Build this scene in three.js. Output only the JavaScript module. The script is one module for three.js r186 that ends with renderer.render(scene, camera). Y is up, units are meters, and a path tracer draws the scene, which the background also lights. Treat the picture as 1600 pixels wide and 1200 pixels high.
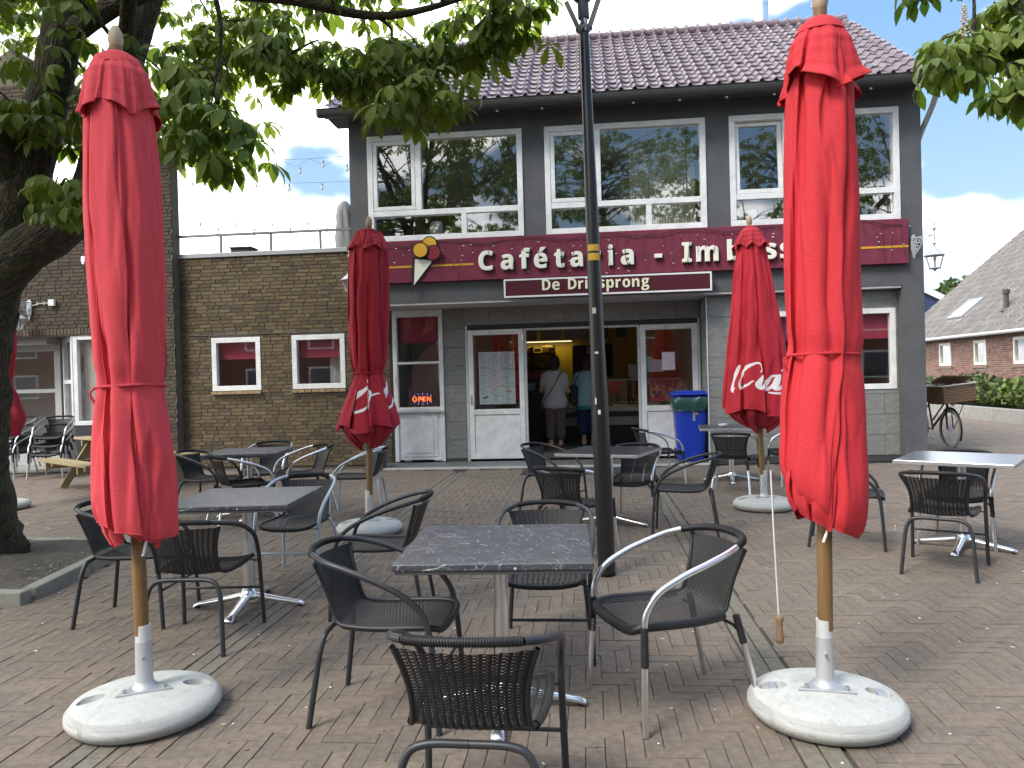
import * as THREE from 'three';
import { mergeGeometries, mergeVertices } from 'three/addons/utils/BufferGeometryUtils.js';
import { RoundedBoxGeometry } from 'three/addons/geometries/RoundedBoxGeometry.js';
import { MarchingCubes } from 'three/addons/objects/MarchingCubes.js';
import { FontLoader } from 'three/addons/loaders/FontLoader.js';
import { TextGeometry } from 'three/addons/geometries/TextGeometry.js';
import { RectAreaLightUniformsLib } from 'three/addons/lights/RectAreaLightUniformsLib.js';
import { Brush, Evaluator, SUBTRACTION } from 'three-bvh-csg';
import { createNoise3D } from 'simplex-noise';

// ---------------------------------------------------------------- camera, sky, sun, exposure
const scene = new THREE.Scene();
const camera = new THREE.PerspectiveCamera(53.05, 4 / 3, 0.05, 400);
camera.position.set(0, 1.4, 0);
camera.rotation.order = 'YXZ';
camera.rotation.set(-0.0083, THREE.MathUtils.degToRad(5.5), -0.027);
camera.updateMatrixWorld();

function mulberry(a) { return () => { a |= 0; a = a + 0x6D2B79F5 | 0; let t = Math.imul(a ^ a >>> 15, 1 | a); t = t + Math.imul(t ^ t >>> 7, 61 | t) ^ t; return ((t ^ t >>> 14) >>> 0) / 4294967296; }; }
let rnd = mulberry(7);
const rr = (a, b) => a + (b - a) * rnd();
const noise3 = createNoise3D(mulberry(42));
const fbm = (x, y, z, o = 4) => { let s = 0, a = .5, f = 1; for (let i = 0; i < o; i++) { s += a * noise3(x * f, y * f, z * f); a *= .5; f *= 2.03; } return s; };
const sstep = (a, b, x) => { const t = Math.min(1, Math.max(0, (x - a) / (b - a))); return t * t * (3 - 2 * t); };

// one computed sky: blue air with broken white cumulus
function makeSky() {
  const W = 1536, Hh = 768, d = new Float32Array(W * Hh * 4);
  for (let j = 0; j < Hh; j++) {
    const el = ((j + .5) / Hh - .5) * Math.PI, cy = Math.cos(el), y = Math.sin(el);
    for (let i = 0; i < W; i++) {
      const az = ((i + .5) / W - .5) * 2 * Math.PI;               // equirectangular: u = atan2(z, x) / 2pi + .5
      const x = Math.cos(az) * cy, z = Math.sin(az) * cy, h = Math.max(0, y);
      const t = Math.pow(1 - h, 3.2);
      let r = .050 + .20 * t, g = .125 + .20 * t, b = .275 + .07 * t;
      // clouds on a layer that flattens toward the horizon
      const k = 1 / (h + .26), px = x * k, pz = z * k, py = h * 2.2;
      const warp = fbm(px * .8 + 9, pz * .8, 2.5, 2) * .18;
      const n = fbm(px * 1.15 + warp + 3.1, pz * 1.15 - warp + 1.7, py, 6) * .8 + .10 * Math.abs(fbm(px * 4.2, pz * 4.2, py * 3, 4));
      const bank = .40 * (-.95 * x - .30 * z) + .08;                // the bank of cloud thins out toward the north-east
      const c = sstep(.0, .17, n + bank);
      const sh = .5 + .5 * fbm(px * 1.7 + 20, pz * 1.7, 4.4, 4);
      const lum = .60 + .45 * c * sh + .12 * c;
      const cr = lum * .97, cg = lum * .985, cb = lum * 1.01;
      r += (cr - r) * c; g += (cg - g) * c; b += (cb - b) * c;
      if (y < 0) { const q = sstep(0, -.25, y); r += (.28 - r) * q; g += (.27 - g) * q; b += (.25 - b) * q; }
      const o = (j * W + i) * 4; d[o] = r; d[o + 1] = g; d[o + 2] = b; d[o + 3] = 1;
    }
  }
  const tx = new THREE.DataTexture(d, W, Hh, THREE.RGBAFormat, THREE.FloatType);
  tx.mapping = THREE.EquirectangularReflectionMapping; tx.magFilter = tx.minFilter = THREE.LinearFilter; tx.needsUpdate = true;
  return tx;
}
const skyTex = makeSky();
scene.background = skyTex;
scene.environment = skyTex;

const sun = new THREE.DirectionalLight(new THREE.Color(1, .955, .88), 1.0);
sun.position.set(-14, 26, 11); sun.target.position.set(0, 0, -6);
sun.castShadow = true; sun.shadow.radius = 34; sun.shadow.mapSize.set(4096, 4096);
Object.assign(sun.shadow.camera, { left: -22, right: 22, top: 22, bottom: -22, near: 1, far: 90 });
scene.add(sun, sun.target);

const renderer = new THREE.WebGLRenderer({ antialias: true });
renderer.setSize(1024, 768);
renderer.toneMapping = THREE.LinearToneMapping;
renderer.toneMappingExposure = 3.6;
renderer.shadowMap.enabled = true;
RectAreaLightUniformsLib.init();

// ---------------------------------------------------------------- helpers
const V = (x, y, z) => new THREE.Vector3(x, y, z);
const used = new Map();
function numbered(n) { const k = used.get(n) || 0; used.set(n, k + 1); return k ? n + '_' + String(k).padStart(3, '0') : n; }
function tag(o, label, category, group) { o.userData.label = label; o.userData.category = category; if (group) o.userData.group = group; return o; }
function thing(name, label, category, pos = [0, 0, 0], turn = 0, group) {
  const o = new THREE.Group(); o.name = numbered(name); o.position.set(...pos); o.rotation.y = turn; scene.add(o);
  return tag(o, label, category, group);
}
const norm = (g) => { let q = g.index ? g.toNonIndexed() : g; for (const k of Object.keys(q.attributes)) if (!['position', 'normal', 'uv'].includes(k)) q.deleteAttribute(k); if (!q.attributes.normal) q.computeVertexNormals(); if (!q.attributes.uv) q.setAttribute('uv', new THREE.BufferAttribute(new Float32Array(q.attributes.position.count * 2), 2)); return q; };
const merge = (l) => l.length === 1 ? l[0] : mergeGeometries(l.map(norm));
function part(parent, name, geo, mat, label) {
  const m = new THREE.Mesh(Array.isArray(geo) ? merge(geo) : geo, mat); m.name = name; m.castShadow = m.receiveShadow = true; parent.add(m);
  if (label) m.userData.label = label; return m;
}
function solo(name, label, category, geo, mat, group) { const m = part(scene, numbered(name), geo, mat); return tag(m, label, category, group); }
function struct(name, geo, mat) { const m = part(scene, name, geo, mat); m.userData.kind = 'structure'; return m; }
const box = (w, h, d, x = 0, y = 0, z = 0, ry = 0) => { const g = new THREE.BoxGeometry(w, h, d); if (ry) g.rotateY(ry); return g.translate(x, y, z); };
// box given by its limits, with box-projected uv in metres
function lim(x0, x1, y0, y1, z0, z1) { const g = box(x1 - x0, y1 - y0, z1 - z0, (x0 + x1) / 2, (y0 + y1) / 2, (z0 + z1) / 2); return boxUV(g); }
function boxUV(g) {
  const p = g.attributes.position, n = g.attributes.normal, u = new Float32Array(p.count * 2);
  for (let i = 0; i < p.count; i++) {
    const ax = Math.abs(n.getX(i)), ay = Math.abs(n.getY(i)), az = Math.abs(n.getZ(i));
    if (az >= ax && az >= ay) { u[2 * i] = p.getX(i); u[2 * i + 1] = p.getY(i); } else if (ax >= ay) { u[2 * i] = p.getZ(i); u[2 * i + 1] = p.getY(i); } else { u[2 * i] = p.getX(i); u[2 * i + 1] = p.getZ(i); }
  }
  g.setAttribute('uv', new THREE.BufferAttribute(u, 2)); return g;
}
const rbox = (w, h, d, r, x = 0, y = 0, z = 0) => boxUV(norm(new RoundedBoxGeometry(w, h, d, 1, r)).translate(x, y, z));
const rlim = (x0, x1, y0, y1, z0, z1, r = .006) => rbox(x1 - x0, y1 - y0, z1 - z0, r, (x0 + x1) / 2, (y0 + y1) / 2, (z0 + z1) / 2);
const cyl = (r0, r1, h, n = 16, x = 0, y = 0, z = 0) => new THREE.CylinderGeometry(r1, r0, h, n).translate(x, y, z);
const tube = (pts, r, seg = 24, n = 8, closed = false) => new THREE.TubeGeometry(new THREE.CatmullRomCurve3(pts.map(p => p.isVector3 ? p : V(...p)), closed, 'centripetal'), seg, r, n, closed);
function bar(a, b, r, n = 8) { // straight round bar between two points
  a = V(...a); b = V(...b); const d = b.clone().sub(a), g = new THREE.CylinderGeometry(r, r, d.length(), n);
  g.applyQuaternion(new THREE.Quaternion().setFromUnitVectors(V(0, 1, 0), d.clone().normalize())); return g.translate((a.x + b.x) / 2, (a.y + b.y) / 2, (a.z + b.z) / 2);
}
function beam(a, b, w, h, up = [0, 1, 0]) { // straight rectangular bar
  a = V(...a); b = V(...b); const d = b.clone().sub(a), L = d.length(); d.normalize(); const s = new THREE.Vector3().crossVectors(V(...up), d).normalize(), u = new THREE.Vector3().crossVectors(d, s);
  return norm(new THREE.BoxGeometry(w, h, L)).applyMatrix4(new THREE.Matrix4().makeBasis(s, u, d)).translate((a.x + b.x) / 2, (a.y + b.y) / 2, (a.z + b.z) / 2);
}
const lathe = (pts, n = 24) => new THREE.LatheGeometry(pts.map(p => new THREE.Vector2(...p)), n);
// tapered tube through points with a radius each and optional knobbly surface
function taper(pts, rad, seg = 32, n = 10, rough = 0) {
  const c = new THREE.CatmullRomCurve3(pts.map(p => V(...p)), false, 'centripetal'), fr = c.computeFrenetFrames(seg, false), P = [], U = [], I = [];
  for (let i = 0; i <= seg; i++) {
    const t = i / seg, p = c.getPointAt(t), f = t * (rad.length - 1), a = Math.floor(f), r = rad[a] + (rad[Math.min(a + 1, rad.length - 1)] - rad[a]) * (f - a);
    for (let j = 0; j <= n; j++) {
      const q = j / n * Math.PI * 2, N = fr.normals[i], B = fr.binormals[i], cx = Math.cos(q), sx = Math.sin(q);
      const k = r * (1 + (rough ? rough * fbm(p.x * 3 + cx * 1.3, p.y * 2.2, p.z * 3 + sx * 1.3, 3) : 0));
      P.push(p.x + (N.x * cx + B.x * sx) * k, p.y + (N.y * cx + B.y * sx) * k, p.z + (N.z * cx + B.z * sx) * k); U.push(j / n * r * 6.3, t * c.getLength());
    }
  }
  for (let i = 0; i < seg; i++) for (let j = 0; j < n; j++) { const a = i * (n + 1) + j, b = a + n + 1; I.push(a, b, a + 1, b, b + 1, a + 1); }
  const g = new THREE.BufferGeometry(); g.setAttribute('position', new THREE.Float32BufferAttribute(P, 3)); g.setAttribute('uv', new THREE.Float32BufferAttribute(U, 2)); g.setIndex(I); g.computeVertexNormals(); return g;
}
// textures: f(u, v) in 0..1 tiles; returns [r,g,b] linear-ish bytes 0..255
function tex(w, h, f, srgb = true, rep) {
  const d = new Uint8Array(w * h * 4);
  for (let j = 0; j < h; j++) for (let i = 0; i < w; i++) { const c = f(i / w, j / h); const o = (j * w + i) * 4; d[o] = c[0]; d[o + 1] = c[1]; d[o + 2] = c[2]; d[o + 3] = c[3] ?? 255; }
  const t = new THREE.DataTexture(d, w, h); t.wrapS = t.wrapT = THREE.RepeatWrapping; t.magFilter = THREE.LinearFilter; t.minFilter = THREE.LinearMipmapLinearFilter; t.generateMipmaps = true;
  if (srgb) t.colorSpace = THREE.SRGBColorSpace; if (rep) t.repeat.set(rep[0], rep[1]); t.needsUpdate = true; return t;
}
// tileable noise on a torus
const tn = (u, v, s, k = 0, o = 4) => { const a = u * 6.28318, b = v * 6.28318; const R = s / 6.28318; return fbm(Math.cos(a) * R + k, Math.sin(a) * R + Math.cos(b) * R * 1.0 + k * 1.7, Math.sin(b) * R - k, o); };
const cl = (x) => Math.max(0, Math.min(255, x));
const grain = tex(256, 256, (u, v) => { const n = 226 + 30 * tn(u, v, 9, 1) + 22 * tn(u, v, 60, 5, 3) + (rnd() - .5) * 20; return [cl(n), cl(n), cl(n)]; });
const grainB = tex(256, 256, (u, v) => { const n = 128 + 70 * tn(u, v, 26, 3) + 60 * tn(u, v, 90, 8, 2) + (rnd() - .5) * 40; return [cl(n), cl(n), cl(n)]; }, false);
const stain = tex(512, 512, (u, v) => { const a = tn(u, v, 6, 11, 5), b = tn(u, v, 34, 2, 3); const n = 238 + 20 * a + 9 * b; return [cl(n), cl(n * .997), cl(n * .99)]; });
const rep = (t, x, y) => { const c = t.clone(); c.repeat.set(x, y); c.needsUpdate = true; return c; };
const C = (r, g, b) => new THREE.Color().setRGB(r, g, b);
const M = (r, g, b, rough = .7, o = {}) => new THREE.MeshStandardMaterial({ color: C(r, g, b), roughness: rough, ...o });
const P = (r, g, b, rough, o = {}) => new THREE.MeshPhysicalMaterial({ color: C(r, g, b), roughness: rough, ...o });
const glass = P(1, 1, 1, .02, { transmission: 1, thickness: 0, ior: 2.0 });
const shopGlass = P(1, 1, 1, .02, { transmission: 1, thickness: 0, ior: 1.7 });
const whitePaint = M(.84, .85, .845, .42, { map: rep(stain, .7, .7) });
const whiteFrame = M(.86, .87, .87, .38, { map: rep(stain, .5, .5) });
const greyWall = M(.105, .108, .115, .78, { map: rep(stain, .35, .35), bumpMap: rep(grainB, 2, 2), bumpScale: .004 });
const blackPlastic = M(.02, .02, .022, .5);
const alu = M(.78, .79, .80, .3, { metalness: 1 });
const steel = M(.62, .63, .64, .34, { metalness: 1 });
const galv = M(.55, .57, .58, .48, { metalness: .85 });
const zinc = M(.22, .22, .22, .45, { metalness: .6 });

// many alike pieces: those that show largest become parts of their own, the rest one joined field
const tmpM = new THREE.Matrix4();
function pieces(parent, name, items, geo, tones, o = {}, keep = 300) {
  const mats = tones.map(t => new THREE.MeshStandardMaterial({ color: C(...t), roughness: .85, ...o }));
  items.sort((a, b) => b.s - a.s);
  items.slice(0, keep).forEach(it => {
    const m = new THREE.Mesh(geo, mats[it.t]); m.name = name; m.castShadow = m.receiveShadow = true; it.m.decompose(m.position, m.quaternion, m.scale); parent.add(m);
  });
  const rest = items.slice(keep); if (!rest.length) return;
  const im = new THREE.InstancedMesh(geo, new THREE.MeshStandardMaterial({ color: 0xffffff, roughness: .85, ...o }), rest.length); im.name = name + '_field'; im.userData.kind = 'stuff';
  rest.forEach((it, i) => { im.setMatrixAt(i, it.m); im.setColorAt(i, C(...tones[it.t])); }); im.castShadow = im.receiveShadow = true; parent.add(im);
}
const mat4 = (x, y, z, ry = 0, sx = 1, sy = 1, sz = 1, rx = 0, rz = 0) => new THREE.Matrix4().compose(V(x, y, z), new THREE.Quaternion().setFromEuler(new THREE.Euler(rx, ry, rz, 'YXZ')), V(sx, sy, sz));
const nearness = (x, y, z) => 1 / Math.hypot(x, y - 1.4, z);
// bevelled slab whose top faces +y (paver) or +z (brick): unit footprint in x and z (or y)
function slab(w, h, d, b) { // top at y=0, body down to -h
  const X = w / 2, Z = d / 2, P = [], I = [];
  const ring = (x, z, y) => { P.push(-x, y, -z, x, y, -z, x, y, z, -x, y, z); };
  ring(X - b, Z - b, 0); ring(X, Z, -b); ring(X, Z, -h);
  I.push(0, 2, 1, 0, 3, 2);
  for (let k = 0; k < 2; k++) for (let i = 0; i < 4; i++) { const a = k * 4 + i, c = k * 4 + (i + 1) % 4; I.push(a, c, c + 4, a, c + 4, a + 4); }
  const g = new THREE.BufferGeometry(); g.setAttribute('position', new THREE.Float32BufferAttribute(P, 3)); g.setIndex(I);
  const q = g.toNonIndexed(); q.computeVertexNormals(); return boxUV(q);
}
// ---------------------------------------------------------------- ground and paving
const jointMat = M(.085, .076, .066, 1, { map: rep(grain, 3, 3) });
{
  const g = new THREE.PlaneGeometry(240, 240, 1, 1).rotateX(-Math.PI / 2).translate(0, -.022, -60); const u = g.attributes.uv; for (let i = 0; i < u.count; i++) u.setXY(i, u.getX(i) * 240, u.getY(i) * 240);
  struct('ground', g, M(.105, .094, .085, .95, { map: rep(grain, .4, .4), bumpMap: rep(grainB, 1, 1), bumpScale: .004 }));
  const bed = new THREE.PlaneGeometry(34, 44).rotateX(-Math.PI / 2).translate(1, -.014, -12); boxUV(bed);
  const pav = new THREE.Group(); pav.name = 'paving'; pav.userData.kind = 'structure'; scene.add(pav);
  part(pav, 'joint_sand', bed, jointMat);
  const c = .0735, L = 3 * c, gap = .0026, items = [];
  const pav0 = slab(L - gap, .03, c - gap, .002);
  const tones = [[0.221, 0.176, 0.136], [0.238, 0.188, 0.145], [0.209, 0.167, 0.131], [0.23, 0.184, 0.145], [0.249, 0.199, 0.154], [0.217, 0.176, 0.14], [0.233, 0.182, 0.139], [0.2, 0.162, 0.129], [0.226, 0.2, 0.153], [0.212, 0.187, 0.147]];
  const pit = (x, z) => z < -4.68 && z > -6.42 && x < -3.72 + .15 * (z + 4.72);
  const seen = (x, z) => { const a = Math.atan2(x, -z) + .096; return Math.abs(a) < .62 + .35 / Math.max(1, -z); };
  const tone = (x, z) => { const n = fbm(x * .55, 3.3, z * .55, 3) * .6 + rnd(); return Math.min(7, Math.max(0, Math.floor(n * 8))); };
  const add = (x, z, vert) => {
    if (!seen(x, z) || pit(x, z)) return;
    for (const [p, q] of [[.733, .907], [-2.022, -1.848]]) { const hw = (vert ? c : L) / 2, a = x - hw, b = x + hw; if (b <= p + .004 || a >= q - .004) continue; // cut pavers against the straight bands
      const A = a < p ? a : q, B = a < p ? p : b; if (B - A < .02) return; if (a < p || b > q) { const w = B - A - .002; const xx = (A + B) / 2; items.push({ m: vert ? mat4(xx, rr(-.002, .001), z, Math.PI / 2, 1, 1, w / (c - gap)) : mat4(xx, rr(-.002, .001), z, 0, w / (L - gap), 1, 1), t: tone(xx, z), s: nearness(xx, 0, z) }); } return; }
    if (z < -11.74 && x > -3.5 && x < 5) return; if (z < -12.1 && x < 5) return;
    items.push({ m: mat4(x, rr(-.0030, .0016), z, (vert ? Math.PI / 2 : 0) + rr(-.010, .010), 1, 1, 1, rr(-.009, .009), rr(-.009, .009)), t: tone(x, z), s: nearness(x, 0, z) * (z > -1.9 ? .01 : 1) * (Math.abs(Math.atan2(x, -z) + .096) < .6 ? 1 : .2) });
  };
  for (let j = 8; j < 330; j++) for (let i = -130; i < 190; i++) {
    const d = ((i - j) % 6 + 6) % 6, x = i * c, z = -j * c;
    if (z < -12.2 && x < 4.6) continue;
    if (d === 0) add(x + c, z, false);
    if (d === 5) add(x, z - c, true);
  }
  // the two straight bands of paler pavers
  for (const x0 of [.735, -2.02]) for (let r = 0; r < 2; r++) for (let k = 0; k < 46; k++) {
    const z = -1.2 - (k + (r ? .5 : 0)) * L, x = x0 + .046 + r * .081; if (!seen(x, z) || z < -11.5) continue;
    items.push({ m: mat4(x, rr(-.002, .001), z, Math.PI / 2 + rr(-.006, .006), 1, 1, 1.05), t: rnd() < .6 ? 8 : 9, s: nearness(x, 0, z) });
  }
  pieces(pav, 'paver', items, pav0, tones, { map: rep(grain, 2.1, 2.1), bumpMap: rep(grainB, 5, 5), bumpScale: .0035, roughness: .9 });
  // tree pit: soil and concrete kerbs
  const soil = new THREE.PlaneGeometry(3.2, 1.7, 90, 50).rotateX(-Math.PI / 2).translate(-5.45, .035, -5.55); const sp = soil.attributes.position;
  for (let i = 0; i < sp.count; i++) { const x = sp.getX(i), z = sp.getZ(i); sp.setY(i, .03 + .055 * fbm(x * 1.4, 1, z * 1.4, 3) + .02 * fbm(x * 9, 2, z * 9, 3) + .10 * Math.exp(-((x + 4.8) ** 2 + (z + 5.7) ** 2) / .35)); if (x > -3.80 + .15 * (z + 4.72)) sp.setX(i, -3.80 + .15 * (z + 4.72)); }
  soil.computeVertexNormals(); boxUV(soil);
  struct('soil', soil, M(.125, .108, .086, 1, { map: rep(grain, 1.3, 1.3), bumpMap: rep(grainB, 2.5, 2.5), bumpScale: .012 }));
  const kt = thing('tree_pit_kerb', 'low concrete kerb framing the soil bed at the foot of the big tree', 'kerb');
  const km = M(.30, .295, .255, .9, { map: rep(stain, 1.2, 1.2), bumpMap: rep(grainB, 3, 3), bumpScale: .004 });
  const ks = (a, b, n) => { for (let i = 0; i < n; i++) { const t0 = i / n, t1 = (i + 1) / n - .004; const p = [a[0] + (b[0] - a[0]) * t0, .028, a[1] + (b[1] - a[1]) * t0], q = [a[0] + (b[0] - a[0]) * t1, .028, a[1] + (b[1] - a[1]) * t1];
    const dx = q[0] - p[0], dz = q[2] - p[2], Ln = Math.hypot(dx, dz); const g = rbox(Ln, .13, .10, .012); g.rotateY(-Math.atan2(dz, dx)).translate((p[0] + q[0]) / 2, .02, (p[2] + q[2]) / 2); part(kt, 'kerb_stone', g, km); } };
  ks([-6.9, -4.72], [-3.69, -4.72], 4); ks([-3.745, -4.80], [-3.98, -6.30], 2); ks([-6.9, -6.45], [-3.94, -6.36], 3);
}
// ---------------------------------------------------------------- the cafe building
const ZF = -11.75, ZR = -12.55, ZW = -11.93;
const cafe = thing('cafe_building', 'two storey dark grey cafe with three wide white framed windows above the shopfront', 'building');
const WX = [[-3.30, -.88], [-.54, 1.865], [2.21, 4.63]];
{
  const w = [];
  w.push(lim(-3.59, 4.94, 2.60, 3.56, -12.0, ZF), lim(-3.59, 4.94, 5.2, 5.62, -12.0, ZF));
  for (const [a, b] of [[-3.59, -3.30], [-.88, -.54], [1.865, 2.21], [4.63, 4.94]]) w.push(lim(a, b, 3.56, 5.2, -12.0, ZF));
  w.push(lim(4.63, 4.94, 0, 2.60, -12.4, ZF), lim(-3.48, -3.20, 0, 2.597, -12.02, ZF + .001));
  w.push(lim(4.69, 4.94, 0, 5.62, -18, -12.4), lim(-3.59, -3.34, 2.83, 5.62, -18, -12.0), lim(-3.59, 4.94, 0, 5.62, -18.2, -18.0));
  part(cafe, 'wall', w, greyWall);
  // floor slab between the storeys, its underside is the pale soffit of the porch
  part(cafe, 'soffit', [lim(-3.585, 4.62, 2.565, 2.80, -17.9, ZF - .012)], M(.55, .55, .54, .8, { map: rep(stain, .6, .6) }));
  part(cafe, 'ceiling', [lim(-3.3, 4.68, 5.35, 5.45, -17.9, -12.01)], M(.5, .5, .48, .9));
  // upstairs rooms: partitions and a back wall keep the rooms dim
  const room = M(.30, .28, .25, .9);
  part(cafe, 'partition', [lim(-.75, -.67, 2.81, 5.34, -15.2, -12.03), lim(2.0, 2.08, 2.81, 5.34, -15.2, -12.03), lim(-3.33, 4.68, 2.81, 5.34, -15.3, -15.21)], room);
  part(cafe, 'foundation', [lim(-3.5, 1.9, -.1, .03, ZR - .1, -11.80)], M(.13, .13, .128, .75, { map: rep(stain, .8, .8) }));
}
// upper windows: frame, side sash, wide pane, two low panes
WX.forEach(([x0, x1], k) => {
  const win = new THREE.Group(); win.name = 'window'; cafe.add(win);
  const y0 = 3.56, y1 = 5.2, z0 = -11.87, z1 = ZF + .025, f = .085, ym = 3.985, xs = x0 + (k === 2 ? .82 : .80), xl = x0 + [1.50, 1.55, 1.42][k];
  const fr = [rlim(x0, x1, y1 - f, y1, z0, z1), rlim(x0, x1, y0, y0 + f, z0, z1), rlim(x0, x0 + f, y0 + f, y1 - f, z0, z1), rlim(x1 - f, x1, y0 + f, y1 - f, z0, z1),
    rlim(x0 + f, x1 - f, ym - .035, ym + .05, z0, z1 - .006), rlim(xs - .045, xs + .045, ym + .05, y1 - f, z0, z1 - .006), rlim(xl - .04, xl + .04, y0 + f, ym - .035, z0, z1 - .006)];
  part(win, 'frame', fr, whiteFrame);
  // the opening sash; the right hand window stands ajar
  const s0 = x0 + f + .004, s1 = xs - .049, t0 = ym + .054, t1 = y1 - f - .004, b = .062; const sw = s1 - s0, shh = t1 - t0;
  const sash = [rbox(sw, b, .06, .006, 0, shh - b / 2, 0), rbox(sw, b, .06, .006, 0, b / 2, 0), rbox(b, shh - 2 * b, .06, .006, -sw / 2 + b / 2, shh / 2, 0), rbox(b, shh - 2 * b, .06, .006, sw / 2 - b / 2, shh / 2, 0)];
  const sm = part(win, 'sash', sash, whiteFrame); sm.position.set((s0 + s1) / 2, t0, z1 - .035); if (k === 2) { sm.rotation.x = -.055; sm.position.z -= .012; }
  const sp = part(win, 'sash_pane', box(sw - 2 * b, shh - 2 * b, .006, 0, shh / 2, -.005), glass); sp.position.copy(sm.position); sp.rotation.copy(sm.rotation);
  const pz = z1 - .05; const pane = (a, c, d, e) => part(win, 'pane', box(c - a, e - d, .006, (a + c) / 2, (d + e) / 2, pz), glass);
  pane(xs + .045, x1 - f, ym + .05, y1 - f); pane(x0 + f, xl - .04, y0 + f, ym - .035); pane(xl + .04, x1 - f, y0 + f, ym - .035);
});
// roof: deck, pantiles, ridge, gutter
const roofA = Math.atan2(7.72 - 5.53, 14.6 - 11.38), roofL = Math.hypot(7.72 - 5.53, 14.6 - 11.38);
const roof = new THREE.Group(); roof.name = 'roof'; cafe.add(roof);
function panTile(w, l) { // one S-shaped tile, top end at z=-l, lower end at z=0 standing proud
  const n = 12, Pp = [], I = []; const prof = (t) => (t < .42 ? .052 * Math.sin(Math.PI * t / .42) : -.016 * Math.sin(Math.PI * (t - .42) / .58));
  const row = (z, y, thick) => { for (let i = 0; i <= n; i++) { const t = i / n; Pp.push(t * w * 1.06, prof(t) + y - (thick || 0), z); } };
  row(-l * 1.15, 0); row(-.012, .028); row(0, .022); row(0, .028, .022);
  for (let r = 0; r < 3; r++) for (let i = 0; i < n; i++) { const a = r * (n + 1) + i, b = a + n + 1; I.push(a, b, a + 1, b, b + 1, a + 1); }
  const g = new THREE.BufferGeometry(); g.setAttribute('position', new THREE.Float32BufferAttribute(Pp, 3)); g.setIndex(I); g.computeVertexNormals(); return boxUV(norm(g));
}
{
  const rx0 = -3.84, rx1 = 4.98, cols = 44, rows = 15, tw = (rx1 - rx0) / cols, tl = roofL / rows;
  const tg = panTile(tw, tl); const items = [];
  for (let r = 0; r < rows; r++) for (let i = 0; i < cols; i++) {
    const s = r * tl, y = 5.53 + s * Math.sin(roofA), z = -11.38 - s * Math.cos(roofA);
    items.push({ m: mat4(rx0 + i * tw + rr(-.004, .004), y + rr(-.003, .003), z, rr(-.012, .012), 1, 1, 1, roofA + rr(-.012, .012), rr(-.02, .02)), t: Math.floor(rnd() * 5), s: nearness(rx0 + i * tw, y, z) });
  }
  pieces(roof, 'roof_tile', items, tg, [[.205, .150, .165], [.178, .130, .146], [.225, .168, .180], [.155, .118, .134], [.195, .138, .152]], { roughness: .30, map: rep(grain, 3, 3) });
  const dk = M(.05, .045, .045, .9);
  part(roof, 'roof_deck', [lim(rx0 + .02, rx1 - .02, -.09, -.03, -roofL, .0).rotateX(roofA).translate(0, 5.53, -11.38), lim(rx0 + .02, rx1 - .02, -.09, -.03, -roofL - .4, 0).rotateX(-roofA).translate(0, 7.72, -14.6)], dk);
  part(roof, 'gable_wall', [(() => { const s = new THREE.Shape([[12.0, 5.6], [14.6, 7.62], [17.9, 5.6]].map(p => new THREE.Vector2(...p))); return norm(new THREE.ExtrudeGeometry(s, { depth: .2, bevelEnabled: false })).rotateY(Math.PI / 2).translate(4.70, 0, 0); })(), (() => { const s = new THREE.Shape([[12.0, 5.6], [14.6, 7.62], [17.9, 5.6]].map(p => new THREE.Vector2(...p))); return norm(new THREE.ExtrudeGeometry(s, { depth: .2, bevelEnabled: false })).rotateY(Math.PI / 2).translate(-3.55, 0, 0); })()], greyWall);
  const rt = new THREE.CylinderGeometry(.075, .085, .33, 12, 1, true, -Math.PI / 2, Math.PI).rotateZ(Math.PI / 2).rotateX(0); 
  const ridgeMat = M(.165, .12, .13, .35, { side: THREE.DoubleSide });
  for (let x = rx0; x < rx1 - .2; x += .30) { const m = part(roof, 'ridge_tile', rt, ridgeMat); m.position.set(x + .15, 7.745 + rr(-.006, .006), -14.6); m.rotation.set(-Math.PI / 2 * 0, 0, .035); }
  const rc = new THREE.CylinderGeometry(.100, .112, .055, 10, 1, false, -Math.PI / 2, Math.PI).rotateZ(Math.PI / 2); for (let i = 0; i < cols; i++) { const m = part(roof, 'ridge_collar', rc, ridgeMat); m.position.set(rx0 + i * tw + .042, 7.752, -14.6); }
  // eaves: soffit board, gutter with brackets
  part(cafe, 'eaves_board', [lim(-3.84, 4.97, 5.44, 5.50, -12.0, -11.42), lim(-3.84, 4.97, 5.40, 5.53, -11.42, -11.39)], M(.05, .05, .053, .7));
  const gs = new THREE.Shape(); gs.moveTo(0, .14); gs.lineTo(.012, .145); gs.bezierCurveTo(.02, -.02, .14, -.03, .148, .14); gs.lineTo(.138, .14); gs.bezierCurveTo(.13, -.01, .035, -.005, .012, .13); gs.lineTo(0, .14);
  const gg = norm(new THREE.ExtrudeGeometry(gs, { depth: 8.86, bevelEnabled: false, curveSegments: 10 })).rotateY(Math.PI / 2).translate(-3.92, 5.37, -11.245);
  part(cafe, 'gutter', [gg, lim(-3.93, -3.90, 5.40, 5.51, -11.37, -11.26), lim(4.93, 4.96, 5.40, 5.51, -11.37, -11.26)], M(.085, .085, .082, .42, { metalness: .3, map: rep(stain, .5, .5) }));
  for (let x = -3.2; x < 4.9; x += .665) part(cafe, 'gutter_bracket', [rlim(x - .016, x + .016, 5.335, 5.362, -11.37, -11.34, .004)], M(.28, .28, .28, .6));
  part(cafe, 'downpipe', [tube([[4.86, 5.42, -11.32], [5.05, 5.36, -11.45], [5.07, 5.20, -11.6], [4.99, 4.75, -11.95], [4.985, 4.5, -12.05]], .04, 30, 12), cyl(.04, .04, 4.5, 12, 4.985, 2.25, -12.05)], galv);
}
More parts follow.
